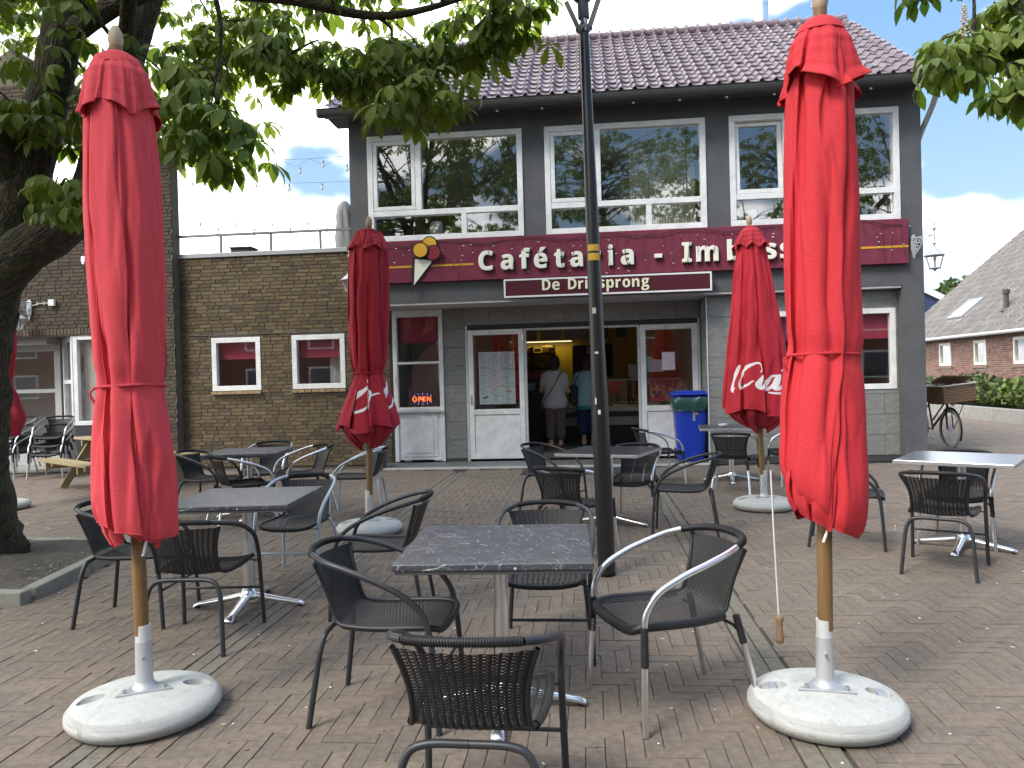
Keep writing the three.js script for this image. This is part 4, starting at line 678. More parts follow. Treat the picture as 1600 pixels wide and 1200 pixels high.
function cafeTable(x, z, rot, kind, label, S = .77) {
  const t = thing('cafe_table', label, 'table', [x, 0, z], rot, 'square cafe tables on the square'), y = .70;
  const tm = { marble, dark: darkTop, metal: metalTop }[kind];
  const h = kind === 'metal' ? .032 : .03; const g = rbox(S, h, S, .007, 0, y - h / 2, 0); part(t, 'tabletop', g, tm);
  if (kind !== 'marble') { const e = []; for (const s of [-1, 1]) e.push(rbox(S + .008, .026, .006, .002, 0, y - .017, s * (S / 2 + .003)), rbox(.006, .026, S + .008, .002, s * (S / 2 + .003), y - .017, 0)); part(t, 'edge_band', e, edgeMetal); } else part(t, 'underlip', rbox(S - .02, .016, S - .02, .004, 0, y - .036, 0), M(.12, .12, .125, .6));
  part(t, 'top_plate', rbox(.30, .008, .30, .003, 0, y - .049, 0), blackPlastic);
  part(t, 'post', cyl(.033, .031, .56, 20, 0, .37, 0), alu); part(t, 'hub', lathe([[.0, .05], [.055, .055], [.06, .075], [.045, .105], [.036, .12], [0, .12]], 20), alu);
  for (let i = 0; i < 4; i++) { const f = part(t, 'foot', fG, alu); f.rotation.y = i * Math.PI / 2; const p = part(t, 'foot_pad', cyl(.016, .018, .016, 10, .33, .009, 0), blackPlastic); p.rotation.y = i * Math.PI / 2; }
  return t;
}
cafeTable(-.385, -3.26, .03, 'marble', 'table with dark top covered in white veins, ringed by four chairs');
cafeTable(-2.15, -4.66, .07, 'marble', 'dark veined table beside the pinkish parasol, with bright reflections on top');
cafeTable(-3.58, -7.86, .16, 'marble', 'dark table in front of the brick wall');
cafeTable(.20, -7.24, -.37, 'dark', 'dark table with worn metal edge directly behind the lamp post');
cafeTable(1.83, -10.1, -.12, 'dark', 'grey table with an ashtray on it under the loose parasol');
cafeTable(2.84, -6.18, -.60, 'metal', 'shiny metal topped table at the open street side');
solo('ashtray', 'small glass ashtray on the grey table', 'ashtray', [lathe([[0, 0], [.05, 0], [.06, .035], [.052, .037], [.045, .012], [0, .01]], 20).translate(1.72, .702, -10.0)], P(.75, .78, .78, .1, { clearcoat: 1 }));
// ---------------------------------------------------------------- parasols
const clothB = tex(256, 256, (u, v) => { const n = 128 + 70 * tn(u, v, 9, 3, 3) + 40 * tn(u, v, 60, 6, 2); return [cl(n), cl(n), cl(n)]; }, false);
const wood = M(.34, .19, .075, .5, { map: (() => tex(128, 512, (u, v) => { const n = 205 + 42 * tn(u, v * .2, 40, 3, 3) + 20 * tn(u, v, 4, 8); return [cl(n), cl(n), cl(n * .97)]; }))() });
const finialWood = M(.42, .33, .22, .6), concrete = M(.58, .585, .575, .85, { map: rep(tex(512, 512, (u, v) => { let n = 236 + 14 * tn(u, v, 7, 4) + 14 * tn(u, v, 60, 9, 2); if (tn(u, v, 46, 21, 2) > .46) n -= 20; if (tn(u, v, 9, 31, 4) > .30) n -= 12; return [cl(n), cl(n), cl(n * .98)]; }), 1.6, 1.6), bumpMap: rep(grainB, 6, 6), bumpScale: .003 });
const baseGeo = (() => { const b = new Brush(norm(lathe([[0, 0], [.252, 0], [.286, .012], [.306, .04], [.304, .064], [.283, .088], [.236, .106], [.15, .118], [0, .122]], 72))); b.updateMatrixWorld(); const ev = new Evaluator(); ev.attributes = ['position', 'normal', 'uv']; let r = b; for (const s of [-1, 1]) { const h = new Brush(norm(new THREE.SphereGeometry(1, 28, 18))); h.scale.set(.058, .07, .040); h.position.set(s * .205, .122, 0); h.updateMatrixWorld(); r = ev.evaluate(r, h, SUBTRACTION); } return boxUV(norm(r.geometry)); })();
// loft of the folded cloth: R(y) with pleats that wind round the pole
function drape(o) {
  const na = o.na || 220, nv = o.nv || 130, Pp = [], U = [], I = [];
  for (let j = 0; j <= nv; j++) { const t = j / nv; for (let i = 0; i <= na; i++) {
    const a = i / na * Math.PI * 2; let hem = o.hem ? o.hem(a) : 0; const yc = o.y0 + (o.y1 - o.y0) * t, y = yc + hem * Math.pow(1 - t, 3); // t=0 hem, t=1 top
    let R; if (o.prof) { const q = o.prof; let k = 0; while (k < q.length - 2 && yc > q[k + 1][0]) k++; const s = Math.max(0, Math.min(1, (yc - q[k][0]) / (q[k + 1][0] - q[k][0]))), m = (j) => j <= 0 || j >= q.length - 1 ? 0 : (q[j + 1][1] - q[j - 1][1]) / (q[j + 1][0] - q[j - 1][0]), h = q[k + 1][0] - q[k][0], s2 = s * s, s3 = s2 * s; R = (2 * s3 - 3 * s2 + 1) * q[k][1] + (s3 - 2 * s2 + s) * h * m(k) + (3 * s2 - 2 * s3) * q[k + 1][1] + (s3 - s2) * h * m(k + 1); }
    else { const f = t * (o.R.length - 1), k = Math.min(o.R.length - 2, Math.floor(f)), s = f - k, sm = s * s * (3 - 2 * s); R = o.R[k] + (o.R[k + 1] - o.R[k]) * sm; }
    const wob = fbm(Math.cos(a) * 1.1 + o.seed, y * .75, Math.sin(a) * 1.1, 3); const ph = a * o.folds + .55 * Math.sin(a * 2 + o.seed) + (o.twist || 0) * t * 6.283 + wob * 1.8;
    const fr = ((ph / 6.28318 + wob * .35) % 1 + 1) % 1; let q = fr < .72 ? -1 + 2 * Math.sin(fr / .72 * Math.PI / 2) : 1 - 2 * sstep(.72, 1, fr); const fine = Math.sin(a * o.folds * 2.7 + wob * 3 + t * 2.5) * .22; const amp = o.amp(t);
    const r = R * (1 + amp * (q + fine) + .08 * wob);
    const lean = o.swirl ? o.swirl * amp * Math.cos(ph) : 0; // push the crest sideways so that pleats overlap
    Pp.push(Math.cos(a + lean) * r, y, Math.sin(a + lean) * r); U.push(1 - i / na, t);
  } }
  for (let j = 0; j < nv; j++) for (let i = 0; i < na; i++) { const a = j * (na + 1) + i, b = a + na + 1; I.push(a, a + 1, b, b, a + 1, b + 1); }
  const g = new THREE.BufferGeometry(); g.setAttribute('position', new THREE.Float32BufferAttribute(Pp, 3)); g.setAttribute('uv', new THREE.Float32BufferAttribute(U, 2)); g.setIndex(I); g.computeVertexNormals(); g.userData.na = na;
  const n = g.attributes.normal; for (let j = 0; j <= nv; j++) { const a = j * (na + 1), b = a + na; const v = V(n.getX(a) + n.getX(b), n.getY(a) + n.getY(b), n.getZ(a) + n.getZ(b)).normalize(); n.setXYZ(a, v.x, v.y, v.z); n.setXYZ(b, v.x, v.y, v.z); } return g;
}
// white flowing script on red, drawn with swelling pen strokes
function scriptTex(rgb, spots) {
  const W = 2048, Hh = 1024, cv = document.createElement('canvas'); cv.width = W; cv.height = Hh; const g = cv.getContext('2d'); g.fillStyle = rgb; g.fillRect(0, 0, W, Hh); g.fillStyle = '#f4efee';
  const pen = (pts, wmax, sx) => { const c = new THREE.CatmullRomCurve3(pts.map(p => V(p[0], p[1], (p[2] ?? 1) * .4)), false, 'catmullrom', .5), n = 140; for (let i = 0; i <= n; i++) { const p = c.getPoint(i / n), w = wmax * Math.max(.15, p.z / .4); g.beginPath(); g.ellipse(p.x * sx, p.y, w * sx, w * .8, 0, 0, 7); g.fill(); } };
  const letter = { // unit box 1 x 1, y down
    C: [[[.92, .12, .3], [.80, .02, .6], [.55, .05, .7], [.25, .35, 1.1], [.10, .72, 1.3], [.22, .98, .9], [.48, .95, .7], [.72, .72, .4]], [[.92, .12, .4], [.98, .24, .5], [.88, .34, .3]]],
    o: [[[.55, .42, .5], [.25, .50, .8], [.10, .78, 1.2], [.28, .97, .9], [.58, .80, 1.0], [.66, .52, .8], [.5, .42, .5], [.75, .6, .4], [1.0, .5, .4]]],
    c: [[[.70, .48, .8], [.45, .42, .6], [.15, .68, 1.1], [.25, .95, 1], [.6, .88, .6], [1.0, .62, .4]]],
    a: [[[.62, .45, .6], [.3, .48, .8], [.08, .80, 1.2], [.25, .97, .8], [.55, .72, .7], [.66, .45, .8], [.58, .85, 1.1], [.75, .96, .7], [1.0, .72, .4]]],
    t: [[[.6, .1, .8], [.35, .6, 1.2], [.3, .92, 1], [.6, .85, .5]], [[.2, .38, .5], [.85, .32, .6]]],
    l: [[[.1, .9, .4], [.5, .35, .6], [.62, .02, .6], [.42, .04, .7], [.2, .55, 1.2], [.25, .95, 1], [.6, .85, .5]]] };
  for (const [word, x, y, s, sx, sl] of spots) { let cx = x / sx; for (const ch of word) { const w = ch === 'C' ? s * .85 : s * .55; for (const st of letter[ch]) pen(st.map(p => [cx + p[0] * w + (1 - p[1]) * s * .25, y + p[1] * s, p[2]]), s * .075, sx); cx += w * .86; } if (sl) pen([[x / sx, y + s * 1.02, .3], [x / sx + s * .5, y + s * 1.12, .9], [x / sx + s * 1.1, y + s * 1.0, .3]], s * .06, sx); }
  const t = new THREE.CanvasTexture(cv); t.colorSpace = THREE.SRGBColorSpace; t.wrapS = THREE.RepeatWrapping; t.anisotropy = 8; return t;
}
const cloth = (r, g, b, o = {}) => P(r, g, b, .82, { sheen: .08, sheenRoughness: .6, sheenColor: C(r, g * 2, b * 2), bumpMap: rep(clothB, 6, 9), bumpScale: .0025, side: THREE.DoubleSide, ...o });
function parasol(o) {
  const t = thing('parasol', o.label, 'parasol', o.pos, o.turn || 0, 'closed red parasols');
  part(t, 'base', baseGeo, concrete);
  for (const s of [-1, 1]) part(t, 'hand_hole_shade', new THREE.SphereGeometry(.034, 14, 8).scale(1, .28, .72).translate(s * .205, .058, 0), M(.06, .05, .045, 1));  // dark lump painting the shade at the bottom of each hand hole
  if (o.straps) for (const s of [-1, 1]) { const q = part(t, 'strap', [rbox(.030, .006, .075, .002, s * .205, .108, 0)], galv); }
  // steel socket on a three cornered plate
  const tri = new THREE.Shape(); [[0, .10], [-.095, -.055], [.095, -.055]].forEach((p, i) => (i ? tri.lineTo(...p) : tri.moveTo(...p))); tri.closePath();
  part(t, 'foot_plate', norm(new THREE.ExtrudeGeometry(tri, { depth: .006, bevelEnabled: true, bevelSize: .012, bevelThickness: .002, bevelSegments: 2 })).rotateX(-Math.PI / 2).translate(0, .121, 0), galv);
  for (const p of [[0, -.085], [-.075, .045], [.075, .045]]) part(t, 'bolt', cyl(.009, .008, .012, 8, p[0], .137, p[1]), steel);
  part(t, 'socket', [cyl(.036, .033, .20, 22, 0, .225, 0), lathe([[.052, .125], [.040, .14], [.036, .155]], 22)], M(.56, .57, .57, .5, { metalness: .5 }));
  part(t, 'ferrule', cyl(.031, .031, .075, 22, 0, .355, 0), M(.68, .68, .66, .5, { metalness: .3 })); part(t, 'locking_screw', bar([0, .26, .03], [0, .262, .052], .006), steel);
  const up = new THREE.Group(); up.name = 'canopy'; t.add(up); up.position.y = .12; up.rotation.set(o.lean[1], 0, -o.lean[0]);
  part(t, 'pole', cyl(.029, .026, 2.50, 18, 0, 1.60, 0), wood).rotation.copy(up.rotation);
  part(t, 'finial', lathe([[.0, 2.80], [.022, 2.80], [.024, 2.815], [.015, 2.825], [.025, 2.835], [.031, 2.865], [.026, 2.90], [.012, 2.925], [0, 2.93]], 20).translate(0, o.fin || 0, 0), finialWood).rotation.copy(up.rotation);
  const mat = o.mat;
  part(up, 'cloth', drape(o.body).translate(0, -.12, 0), mat);
  const bd = o.body, ip = o.inner || [[bd.y0 - .03, .095], [bd.y0 + .03, .118], [bd.y0 + .12, .128], [bd.y0 + .4, .09]], inner = { ...bd, y0: ip[0][0] + .01, y1: ip[ip.length - 1][0], na: 200, nv: 36, R: null, prof: ip, folds: bd.folds + 4, twist: .5, amp: (t) => .15, hem: (a) => .03 * Math.sin(a * 3 + bd.seed) + .018 * Math.sin(a * 7), swirl: 1.3, seed: bd.seed + 4 };
  part(up, 'inner_fold', drape(inner).translate(0, -.12, 0), o.capMat || mat);
  const hemTube = (dg, r) => { const p = dg.attributes.position, q = []; const na = (dg.userData.na); for (let i = 0; i < na; i += 1) q.push(V(p.getX(i), p.getY(i), p.getZ(i))); return new THREE.TubeGeometry(new THREE.CatmullRomCurve3(q, true, 'centripetal'), na * 2, r, 5, true); };
  part(up, 'hem', [hemTube(drape(bd), .0035).translate(0, -.12, 0), hemTube(drape(o.cap), .0035).translate(0, -.12, 0)], o.capMat || mat);
  part(up, 'vent_cap', drape(o.cap).translate(0, -.12, 0), o.capMat || mat);
  part(up, 'cap_crown', lathe(o.crown || [[.105, 2.745], [.085, 2.785], [.05, 2.808], [0, 2.815]], 40).translate(0, -.12, 0), o.capMat || mat);
  if (o.tie) part(up, 'tie', (() => { const pts = []; for (let i = 0; i < 28; i++) { const a = i / 28 * 6.283; const r = o.tie[1] * (1 + .04 * Math.sin(a * 5)); pts.push(V(Math.cos(a) * r, o.tie[0] - .12 + .006 * Math.sin(a), Math.sin(a) * r)); } return [tube(pts, .007, 60, 6, true), tube([[-o.tie[1], o.tie[0] - .12, .03], [-o.tie[1] - .02, o.tie[0] - .14, .05], [-o.tie[1] + .004, o.tie[0] - .2, .05]], .005, 10, 5)]; })(), mat);
  for (const q of o.ribs || []) part(up, 'rib_end', bar([q[0], q[1], q[2]], [q[3], q[4], q[5]], .006, 8), M(.75, .75, .74, .4));
  return t;
}
const pinkRed = cloth(.66, .058, .072), warmRed = cloth(.58, .026, .036), deepRed = cloth(.36, .014, .028);
parasol({ label: 'tall pinkish red parasol tied shut, its base near the tree kerb', pos: [-1.905, 0, -3.10], turn: .5, lean: [-.012, 0], mat: pinkRed, fin: 0,
  body: { y0: .785, y1: 2.74, prof: [[.74, .120], [.78, .143], [.86, .152], [.98, .152], [1.14, .147], [1.30, .130], [1.405, .116], [1.5, .126], [1.8, .138], [2.25, .140], [2.5, .131], [2.68, .113], [2.74, .095]], folds: 6, twist: -.35, amp: (t) => .085 + .06 * Math.exp(-(((t - .33) / .09) ** 2)) + .03 * (1 - t) - .03 * t, hem: (a) => -.05 * Math.sin(a + 1.2) + .03, swirl: 1.6, seed: 2.2 },
  cap: { y0: 2.55, y1: 2.76, R: [.148, .138, .130, .122, .098], folds: 7, amp: (t) => .10 * (1 - t) + .02, hem: (a) => .03 * Math.sin(a * 4), seed: 8, nv: 40, swirl: .8 }, tie: [1.405, .131], ribs: [[.05, .70, .07, .02, .58, .09]] });
const RP = parasol({ label: 'tall red parasol with a pull cord and wooden grip, its base beside the silver chair', pos: [.93, 0, -3.20], turn: -.15, straps: true, lean: [.014, 0], mat: warmRed,
  body: { y0: .83, y1: 2.70, prof: [[.80, .105], [.86, .138], [.95, .154], [1.1, .150], [1.25, .142], [1.40, .126], [1.455, .118], [1.55, .127], [2.05, .130], [2.4, .124], [2.6, .110], [2.7, .09]], folds: 5, twist: .42, amp: (t) => .08 + .06 * Math.exp(-(((t - .34) / .09) ** 2)) + .04 * t, hem: (a) => .10 * Math.cos(a - 3.3), swirl: 1.9, seed: 5.7 },
  cap: { y0: 2.52, y1: 2.74, R: [.150, .130, .122, .112, .092], folds: 6, amp: (t) => .16 * (1 - t) + .02, hem: (a) => .045 * Math.sin(a * 3 + 1), seed: 3, nv: 40, swirl: .9 }, crown: [[.098, 2.735], [.08, 2.77], [.05, 2.795], [0, 2.80]], tie: [1.455, .133], ribs: [[.03, .72, .06, -.015, .60, .085]] });
part(RP, 'pull_cord', tube([[-.195, 1.0, .06], [-.19, .75, .08], [-.180, .42, .09]], .0035, 20, 6), M(.6, .6, .58, .7)); part(RP, 'cord_grip', lathe([[0, 0], [.014, .002], [.017, .02], [.012, .06], [.014, .085], [.018, .10], [.012, .112], [0, .114]], 14).translate(-.178, .315, .09), M(.22, .13, .07, .6));
parasol({ label: 'dark red parasol with white script, tied in at the waist, standing before the serving window', pos: [-2.03, 0, -6.95], turn: .3, lean: [.026, 0], mat: cloth(1, 1, 1, { map: scriptTex('#a81c2e', [['Co', 1275, 785, 145, 1.9, 0], ['C', 1790, 790, 130, 1.8, 0]]), sheenColor: C(.3, .02, .03) }), capMat: deepRed,
  inner: [[.80, .07], [.85, .125], [.92, .185], [1.0, .215], [1.2, .15]], body: { y0: 1.0, y1: 2.78, prof: [[.97, .262], [1.02, .256], [1.10, .236], [1.25, .19], [1.40, .138], [1.475, .116], [1.56, .142], [1.75, .165], [2.09, .174], [2.4, .170], [2.67, .150], [2.78, .11]], folds: 9, twist: -.25, amp: (t) => .09 + .05 * (1 - t) + .03 * Math.exp(-(((t - .27) / .07) ** 2)), hem: (a) => .03 * Math.sin(a + 2.5) + .035 * Math.sin(a * 5 + 1), swirl: 1.5, seed: 1.1 },
  cap: { y0: 2.62, y1: 2.80, R: [.178, .160, .140, .115, .07], folds: 8, amp: (t) => .11 * (1 - t) + .01, hem: (a) => .02 * Math.sin(a * 6), seed: 6, nv: 36 }, crown: [[.075, 2.795], [.05, 2.81], [0, 2.82]], tie: [1.475, .132] });
parasol({ label: 'red parasol with white script hanging loose like a cone before the grey wall', pos: [1.77, 0, -8.02], turn: .1, lean: [-.028, 0], mat: cloth(1, 1, 1, { map: scriptTex('#bb2232', [['Ca', 1190, 750, 150, 1.8, 0], ['at', 1520, 750, 140, 1.7, 1], ['l', 1070, 765, 140, 1.6, 0]]), sheenColor: C(.3, .02, .03) }), capMat: cloth(.42, .018, .032),
  inner: [[.80, .06], [.85, .13], [.92, .22], [1.0, .27], [1.2, .24]], body: { y0: .99, y1: 2.80, prof: [[.95, .322], [1.02, .318], [1.10, .308], [1.5, .268], [2.0, .212], [2.4, .165], [2.72, .120], [2.80, .095]], folds: 8, twist: 0, amp: (t) => .12 - .04 * t, hem: (a) => -.03 * Math.cos(a * 4 + .6) - .03 * Math.cos(a), swirl: .9, seed: 9.3 },
  cap: { y0: 2.66, y1: 2.86, R: [.160, .140, .120, .098, .06], folds: 8, amp: (t) => .13 * (1 - t) + .01, hem: (a) => .022 * Math.sin(a * 8), seed: 4, nv: 36 }, crown: [[.064, 2.855], [.04, 2.87], [0, 2.88]], fin: .055 });
parasol({ label: 'red parasol mostly hidden by the tree trunk near the house door', pos: [-6.95, 0, -8.5], turn: 1, lean: [.0, 0], mat: cloth(.42, .02, .035),
  body: { y0: .93, y1: 2.70, R: [.20, .26, .21, .14, .17, .19, .19, .18, .16, .11], folds: 8, twist: -.2, amp: (t) => .09, hem: (a) => -.06, swirl: 1.2, seed: 7.1, na: 120, nv: 60 },
  cap: { y0: 2.58, y1: 2.76, R: [.178, .15, .12, .09], folds: 8, amp: (t) => .1 * (1 - t), seed: 2, nv: 20, na: 100 }, tie: [1.45, .14] });
// ---------------------------------------------------------------- lamp post
{
  const t = thing('lamp_post', 'slim black lamp post with yellow stickers in the middle of the square', 'lamp post', [.11, 0, -5.42]); t.rotation.z = .0155;
  const bm = M(.016, .016, .017, .28), gm = M(.10, .102, .105, .4, { metalness: .3 });
  part(t, 'post', lathe([[.0, 0], [.062, 0], [.062, .02], [.060, 1.1], [.052, 1.6], [.044, 2.6], [.036, 3.4], [.033, 3.80], [0, 3.80]], 32), bm); part(t, 'collar', [cyl(.040, .040, .115, 24, 0, 3.95, 0)], gm); part(t, 'neck', [cyl(.026, .026, .12, 20, 0, 3.85, 0)], M(.6, .6, .6, .35, { metalness: 1 }));
  for (let i = 0; i < 4; i++) { const a = i * Math.PI / 2 + .2; const c = Math.cos(a), s = Math.sin(a); part(t, 'arm', [beam([c * .028, 3.80, s * .028], [c * .12, 4.03, s * .12], .034, .016, [-s, 0, c]), norm(cyl(.022, .022, .014, 14).rotateX(Math.PI / 2)).rotateY(-a + Math.PI / 2).translate(c * .05, 3.825, s * .05)], gm); }
  part(t, 'lantern', [lathe([[.04, 4.0], [.11, 4.07], [.2, 4.26], [.205, 4.27], [.2, 4.28]], 8)], M(.04, .04, .042, .35)); part(t, 'lantern_glass', lathe([[.195, 4.275], [.26, 4.62], [.255, 4.63]], 8), P(.85, .86, .85, .3, { transmission: .8, thickness: 0, side: THREE.DoubleSide })); part(t, 'lantern_roof', lathe([[.29, 4.62], [.27, 4.66], [.1, 4.78], [0, 4.8]], 8), bm);
  const ym = M(.62, .36, .03, .5); const stick = (y0, y1, r, m, a0, a1, nm) => part(t, nm, new THREE.CylinderGeometry(r * .99, r, y1 - y0, 20, 1, true, a0, a1).translate(0, (y0 + y1) / 2, 0), m);
  stick(2.265, 2.31, .0487, ym, -.9, 1.9, 'sticker'); stick(2.20, 2.25, .0490, ym, -.9, 1.9, 'sticker'); stick(1.83, 1.87, .0512, M(.45, .43, .38, .8), -.5, .5, 'sticker_remnant'); stick(1.13, 1.16, .0610, M(.7, .71, .74, .6), -.25, .30, 'sticker_remnant'); stick(1.20, 1.245, .0608, M(.72, .72, .73, .6), -.55, .16, 'sticker_remnant'); stick(1.55, 1.565, .0545, M(.5, .5, .5, .7), -.4, .5, 'sticker_remnant');
}
// ---------------------------------------------------------------- signs on the facade
const sansBold = await new FontLoader().loadAsync('fonts/droid/droid_sans_bold.typeface.json');
const signRed = P(.21, .042, .072, .75, { specularIntensity: .35, map: rep(stain, .5, .5) }), yellowPaint = M(.62, .31, .02, .5), cream = M(.80, .78, .66, .45), ink = M(.012, .012, .012, .5);
{
  const s = thing('fascia_sign', 'long burgundy sign board with spaced white lettering above the shopfront', 'sign');
  part(s, 'board', rlim(-3.42, 4.70, 2.905, 3.55, ZF + .006, ZF + .09, .006), signRed);
  part(s, 'stripe', lim(-3.41, -1.66, 3.135, 3.165, ZF + .09, ZF + .0935), yellowPaint); part(s, 'stripe', lim(3.22, 4.695, 3.135, 3.165, ZF + .09, ZF + .0935), yellowPaint);
  const letters = [['C', -1.58], ['a', -1.24], ['f', -.955], ['é', -.735], ['t', -.43], ['a', -.19], ['r', .125], ['i', .375], ['a', .565], ['-', 1.06], ['I', 1.465], ['m', 1.67], ['b', 2.12], ['i', 2.45], ['s', 2.66], ['s', 2.88]];
  for (const [ch, x] of letters) { const g = norm(new TextGeometry(ch, { font: sansBold, size: .285, depth: .03, curveSegments: 6, bevelEnabled: true, bevelSize: .006, bevelThickness: .004, bevelSegments: 1 })); g.computeBoundingBox(); g.translate(-g.boundingBox.min.x, 0, 0); 
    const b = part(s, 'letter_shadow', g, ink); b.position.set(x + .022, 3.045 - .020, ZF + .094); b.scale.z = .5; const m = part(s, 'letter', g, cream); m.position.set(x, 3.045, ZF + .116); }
}
{
  const s = thing('name_sign', 'dark red sign with white border and cream serif name under the fascia', 'sign'); const x0 = -1.20, x1 = 1.885, y0 = 2.605, y1 = 2.885, z = ZF + .17;
  part(s, 'box', rlim(x0, x1, y0, y1, ZF + .095, z - .008, .004), M(.3, .3, .3, .6)); part(s, 'panel', lim(x0 + .025, x1 - .025, y0 + .025, y1 - .025, z - .008, z - .002), M(.075, .008, .018, .35));
  part(s, 'border', [rlim(x0, x1, y1 - .026, y1, z - .008, z + .006, .003), rlim(x0, x1, y0, y0 + .026, z - .008, z + .006, .003), rlim(x0, x0 + .026, y0 + .026, y1 - .026, z - .008, z + .006, .003), rlim(x1 - .026, x1, y0 + .026, y1 - .026, z - .008, z + .006, .003)], M(.75, .74, .72, .4));
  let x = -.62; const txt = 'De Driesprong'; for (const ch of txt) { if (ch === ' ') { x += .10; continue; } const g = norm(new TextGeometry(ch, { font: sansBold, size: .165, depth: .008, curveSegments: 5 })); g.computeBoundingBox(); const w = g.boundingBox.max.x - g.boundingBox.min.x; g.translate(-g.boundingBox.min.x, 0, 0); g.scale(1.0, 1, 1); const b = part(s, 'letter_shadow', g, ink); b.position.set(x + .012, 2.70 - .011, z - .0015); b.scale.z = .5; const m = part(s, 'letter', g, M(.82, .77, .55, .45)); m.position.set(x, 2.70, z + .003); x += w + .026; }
}
{
  const s = thing('ice_cream_sign', 'cut-out ice cream cone with two yellow scoops and a red one', 'sign'); const z = ZF + .10;
  const disc = (r, x, y, zz, m, n) => part(s, n, norm(new THREE.CylinderGeometry(r, r, .012, 40)).rotateX(Math.PI / 2).translate(x, y, zz), m);
  const coneS = (k) => { const q = new THREE.Shape(); const c = [-2.44, 3.14]; [[-2.575, 3.27], [-2.27, 3.235], [-2.605, 2.83]].forEach((p, i) => { const v = [c[0] + (p[0] - c[0]) * k, c[1] + (p[1] - c[1]) * k]; i ? q.lineTo(...v) : q.moveTo(...v); }); q.closePath(); return q; };
  part(s, 'cone_outline', norm(new THREE.ExtrudeGeometry(coneS(1.22), { depth: .012, bevelEnabled: false })).translate(0, 0, z), ink); part(s, 'cone', norm(new THREE.ExtrudeGeometry(coneS(.9), { depth: .012, bevelEnabled: false })).translate(0, 0, z + .013), cream);
  const yl = M(.66, .36, .03, .45), rd = M(.22, .012, .025, .45); [[-2.33, 3.475, .125, yl, 0], [-2.27, 3.335, .125, rd, .03], [-2.46, 3.38, .125, yl, .06]].forEach(([x, y, r, m, o]) => { disc(r, x, y, z + .022 + o, ink, 'scoop_outline'); disc(r * .84, x, y, z + .035 + o, m, 'scoop'); });
}
// icicle lights draped along the board
{
  const s = thing('icicle_lights', 'dark cable of unlit icicle lights draped along the burgundy sign', 'string lights'); rnd = mulberry(77);
  const pts = []; let x = -3.38; while (x < 4.78) { pts.push([x, 3.50 + .035 * Math.sin(x * 5.1) + rr(-.015, .015), ZF + .105 + rr(0, .02)]); x += .16; } part(s, 'cable', tube(pts, .0055, 260, 5), ink);
  const wires = [], bulbs = []; for (let x = -3.34; x < 4.75; x += rr(.10, .15)) { let y = 3.5, p = [[x, y, ZF + .105]], L = rr(.12, .62), n = Math.round(L / .09) + 1, xx = x; for (let k = 1; k <= n; k++) { xx += rr(-.018, .018); y -= L / n; const z = ZF + (y < 2.9 ? .12 : .155) + rr(-.01, .015); p.push([xx, y, z]); const a = rnd() * 6.28; if (rnd() < .34) bulbs.push(bar([xx, y, z], [xx + Math.cos(a) * .03, y - .006, z + .018], .005, 5)); } wires.push(tube(p, .0038, n * 3, 4)); }
  part(s, 'drop_wires', wires, ink).userData.kind = 'stuff'; part(s, 'small_bulbs', bulbs, M(.75, .74, .70, .3)).userData.kind = 'stuff';
}
// ---------------------------------------------------------------- wall lanterns
function lantern(label, pos, turn, arm = .26) {
  const t = thing('wall_lantern', label, 'lantern', pos, turn, 'white wall lanterns'), w = M(.46, .47, .47, .55);
  // bracket plate on the wall (z=0 plane), scroll, arm forward (+z), lantern hanging at arm
  const ps = new THREE.Shape(); [[0, .20], [.05, .16], [.045, -.02], [.015, -.12], [0, -.15], [-.015, -.12], [-.045, -.02], [-.05, .16]].forEach((p, i) => i ? ps.lineTo(...p) : ps.moveTo(...p)); part(t, 'wall_plate', norm(new THREE.ExtrudeGeometry(ps, { depth: .018, bevelEnabled: true, bevelSize: .004, bevelThickness: .004, bevelSegments: 1 })), w);
  const spiral = (cy, cz, r, tw, s) => { const p = []; for (let i = 0; i <= 18; i++) { const a = i / 18 * tw, k = r * (1 - i / 22); p.push([0, cy + Math.sin(a) * k * s, cz + Math.cos(a) * k]); } return tube(p, .008, 30, 6); };
  part(t, 'scroll', [spiral(.10, .09, .055, 8, 1), spiral(.02, .06, .05, 7, -1), spiral(-.04, .035, .035, 6, 1), tube([[0, -.1, .02], [0, 0, .1], [0, .1, .16], [0, .15, arm]], .008, 20, 6)], w); part(t, 'arm', [bar([0, .15, .018], [0, .15, arm], .009)], w);
  const L = new THREE.Group(); L.name = 'lantern_head'; t.add(L); L.position.set(0, 0, arm);
  part(L, 'spike', lathe([[0, .33], [.008, .325], [.018, .30], [.010, .275], [.024, .262], [.030, .235], [.032, .225], [.014, .215], [.011, .16], [.016, .10], [.008, .05], [.03, .03], [.036, .02], [.012, .0], [.02, -.03], [0, -.03]], 14), w);
  part(L, 'roof', lathe([[.0, -.02], [.03, -.03], [.06, -.07], [.150, -.145], [.152, -.152], [.145, -.155], [0, -.12]], 6), w);
  const bars = []; for (let i = 0; i < 6; i++) { const a = i / 6 * 6.283 + .0; const c = Math.sin(a), s2 = Math.cos(a); bars.push(bar([c * .125, -.155, s2 * .125], [c * .075, -.325, s2 * .075], .007, 5)); } part(L, 'glazing_bar', bars, w); part(L, 'floor_ring', [lathe([[0, -.318], [.082, -.32], [.085, -.335], [.03, -.345], [.012, -.37], [0, -.375]], 6)], w);
  part(L, 'glass', norm(new THREE.CylinderGeometry(.118, .072, .165, 6, 1, true)).translate(0, -.24, 0), shopGlass); part(L, 'bulb', lathe([[0, -.30], [.016, -.29], [.016, -.22], [.028, -.20], [.028, -.185], [0, -.165]], 12), M(.8, .8, .76, .3));
  return t;
}
lantern('white wall lantern on the grey corner pier beside the burgundy sign', [4.80, 3.12, ZF + .0], .55, .33);
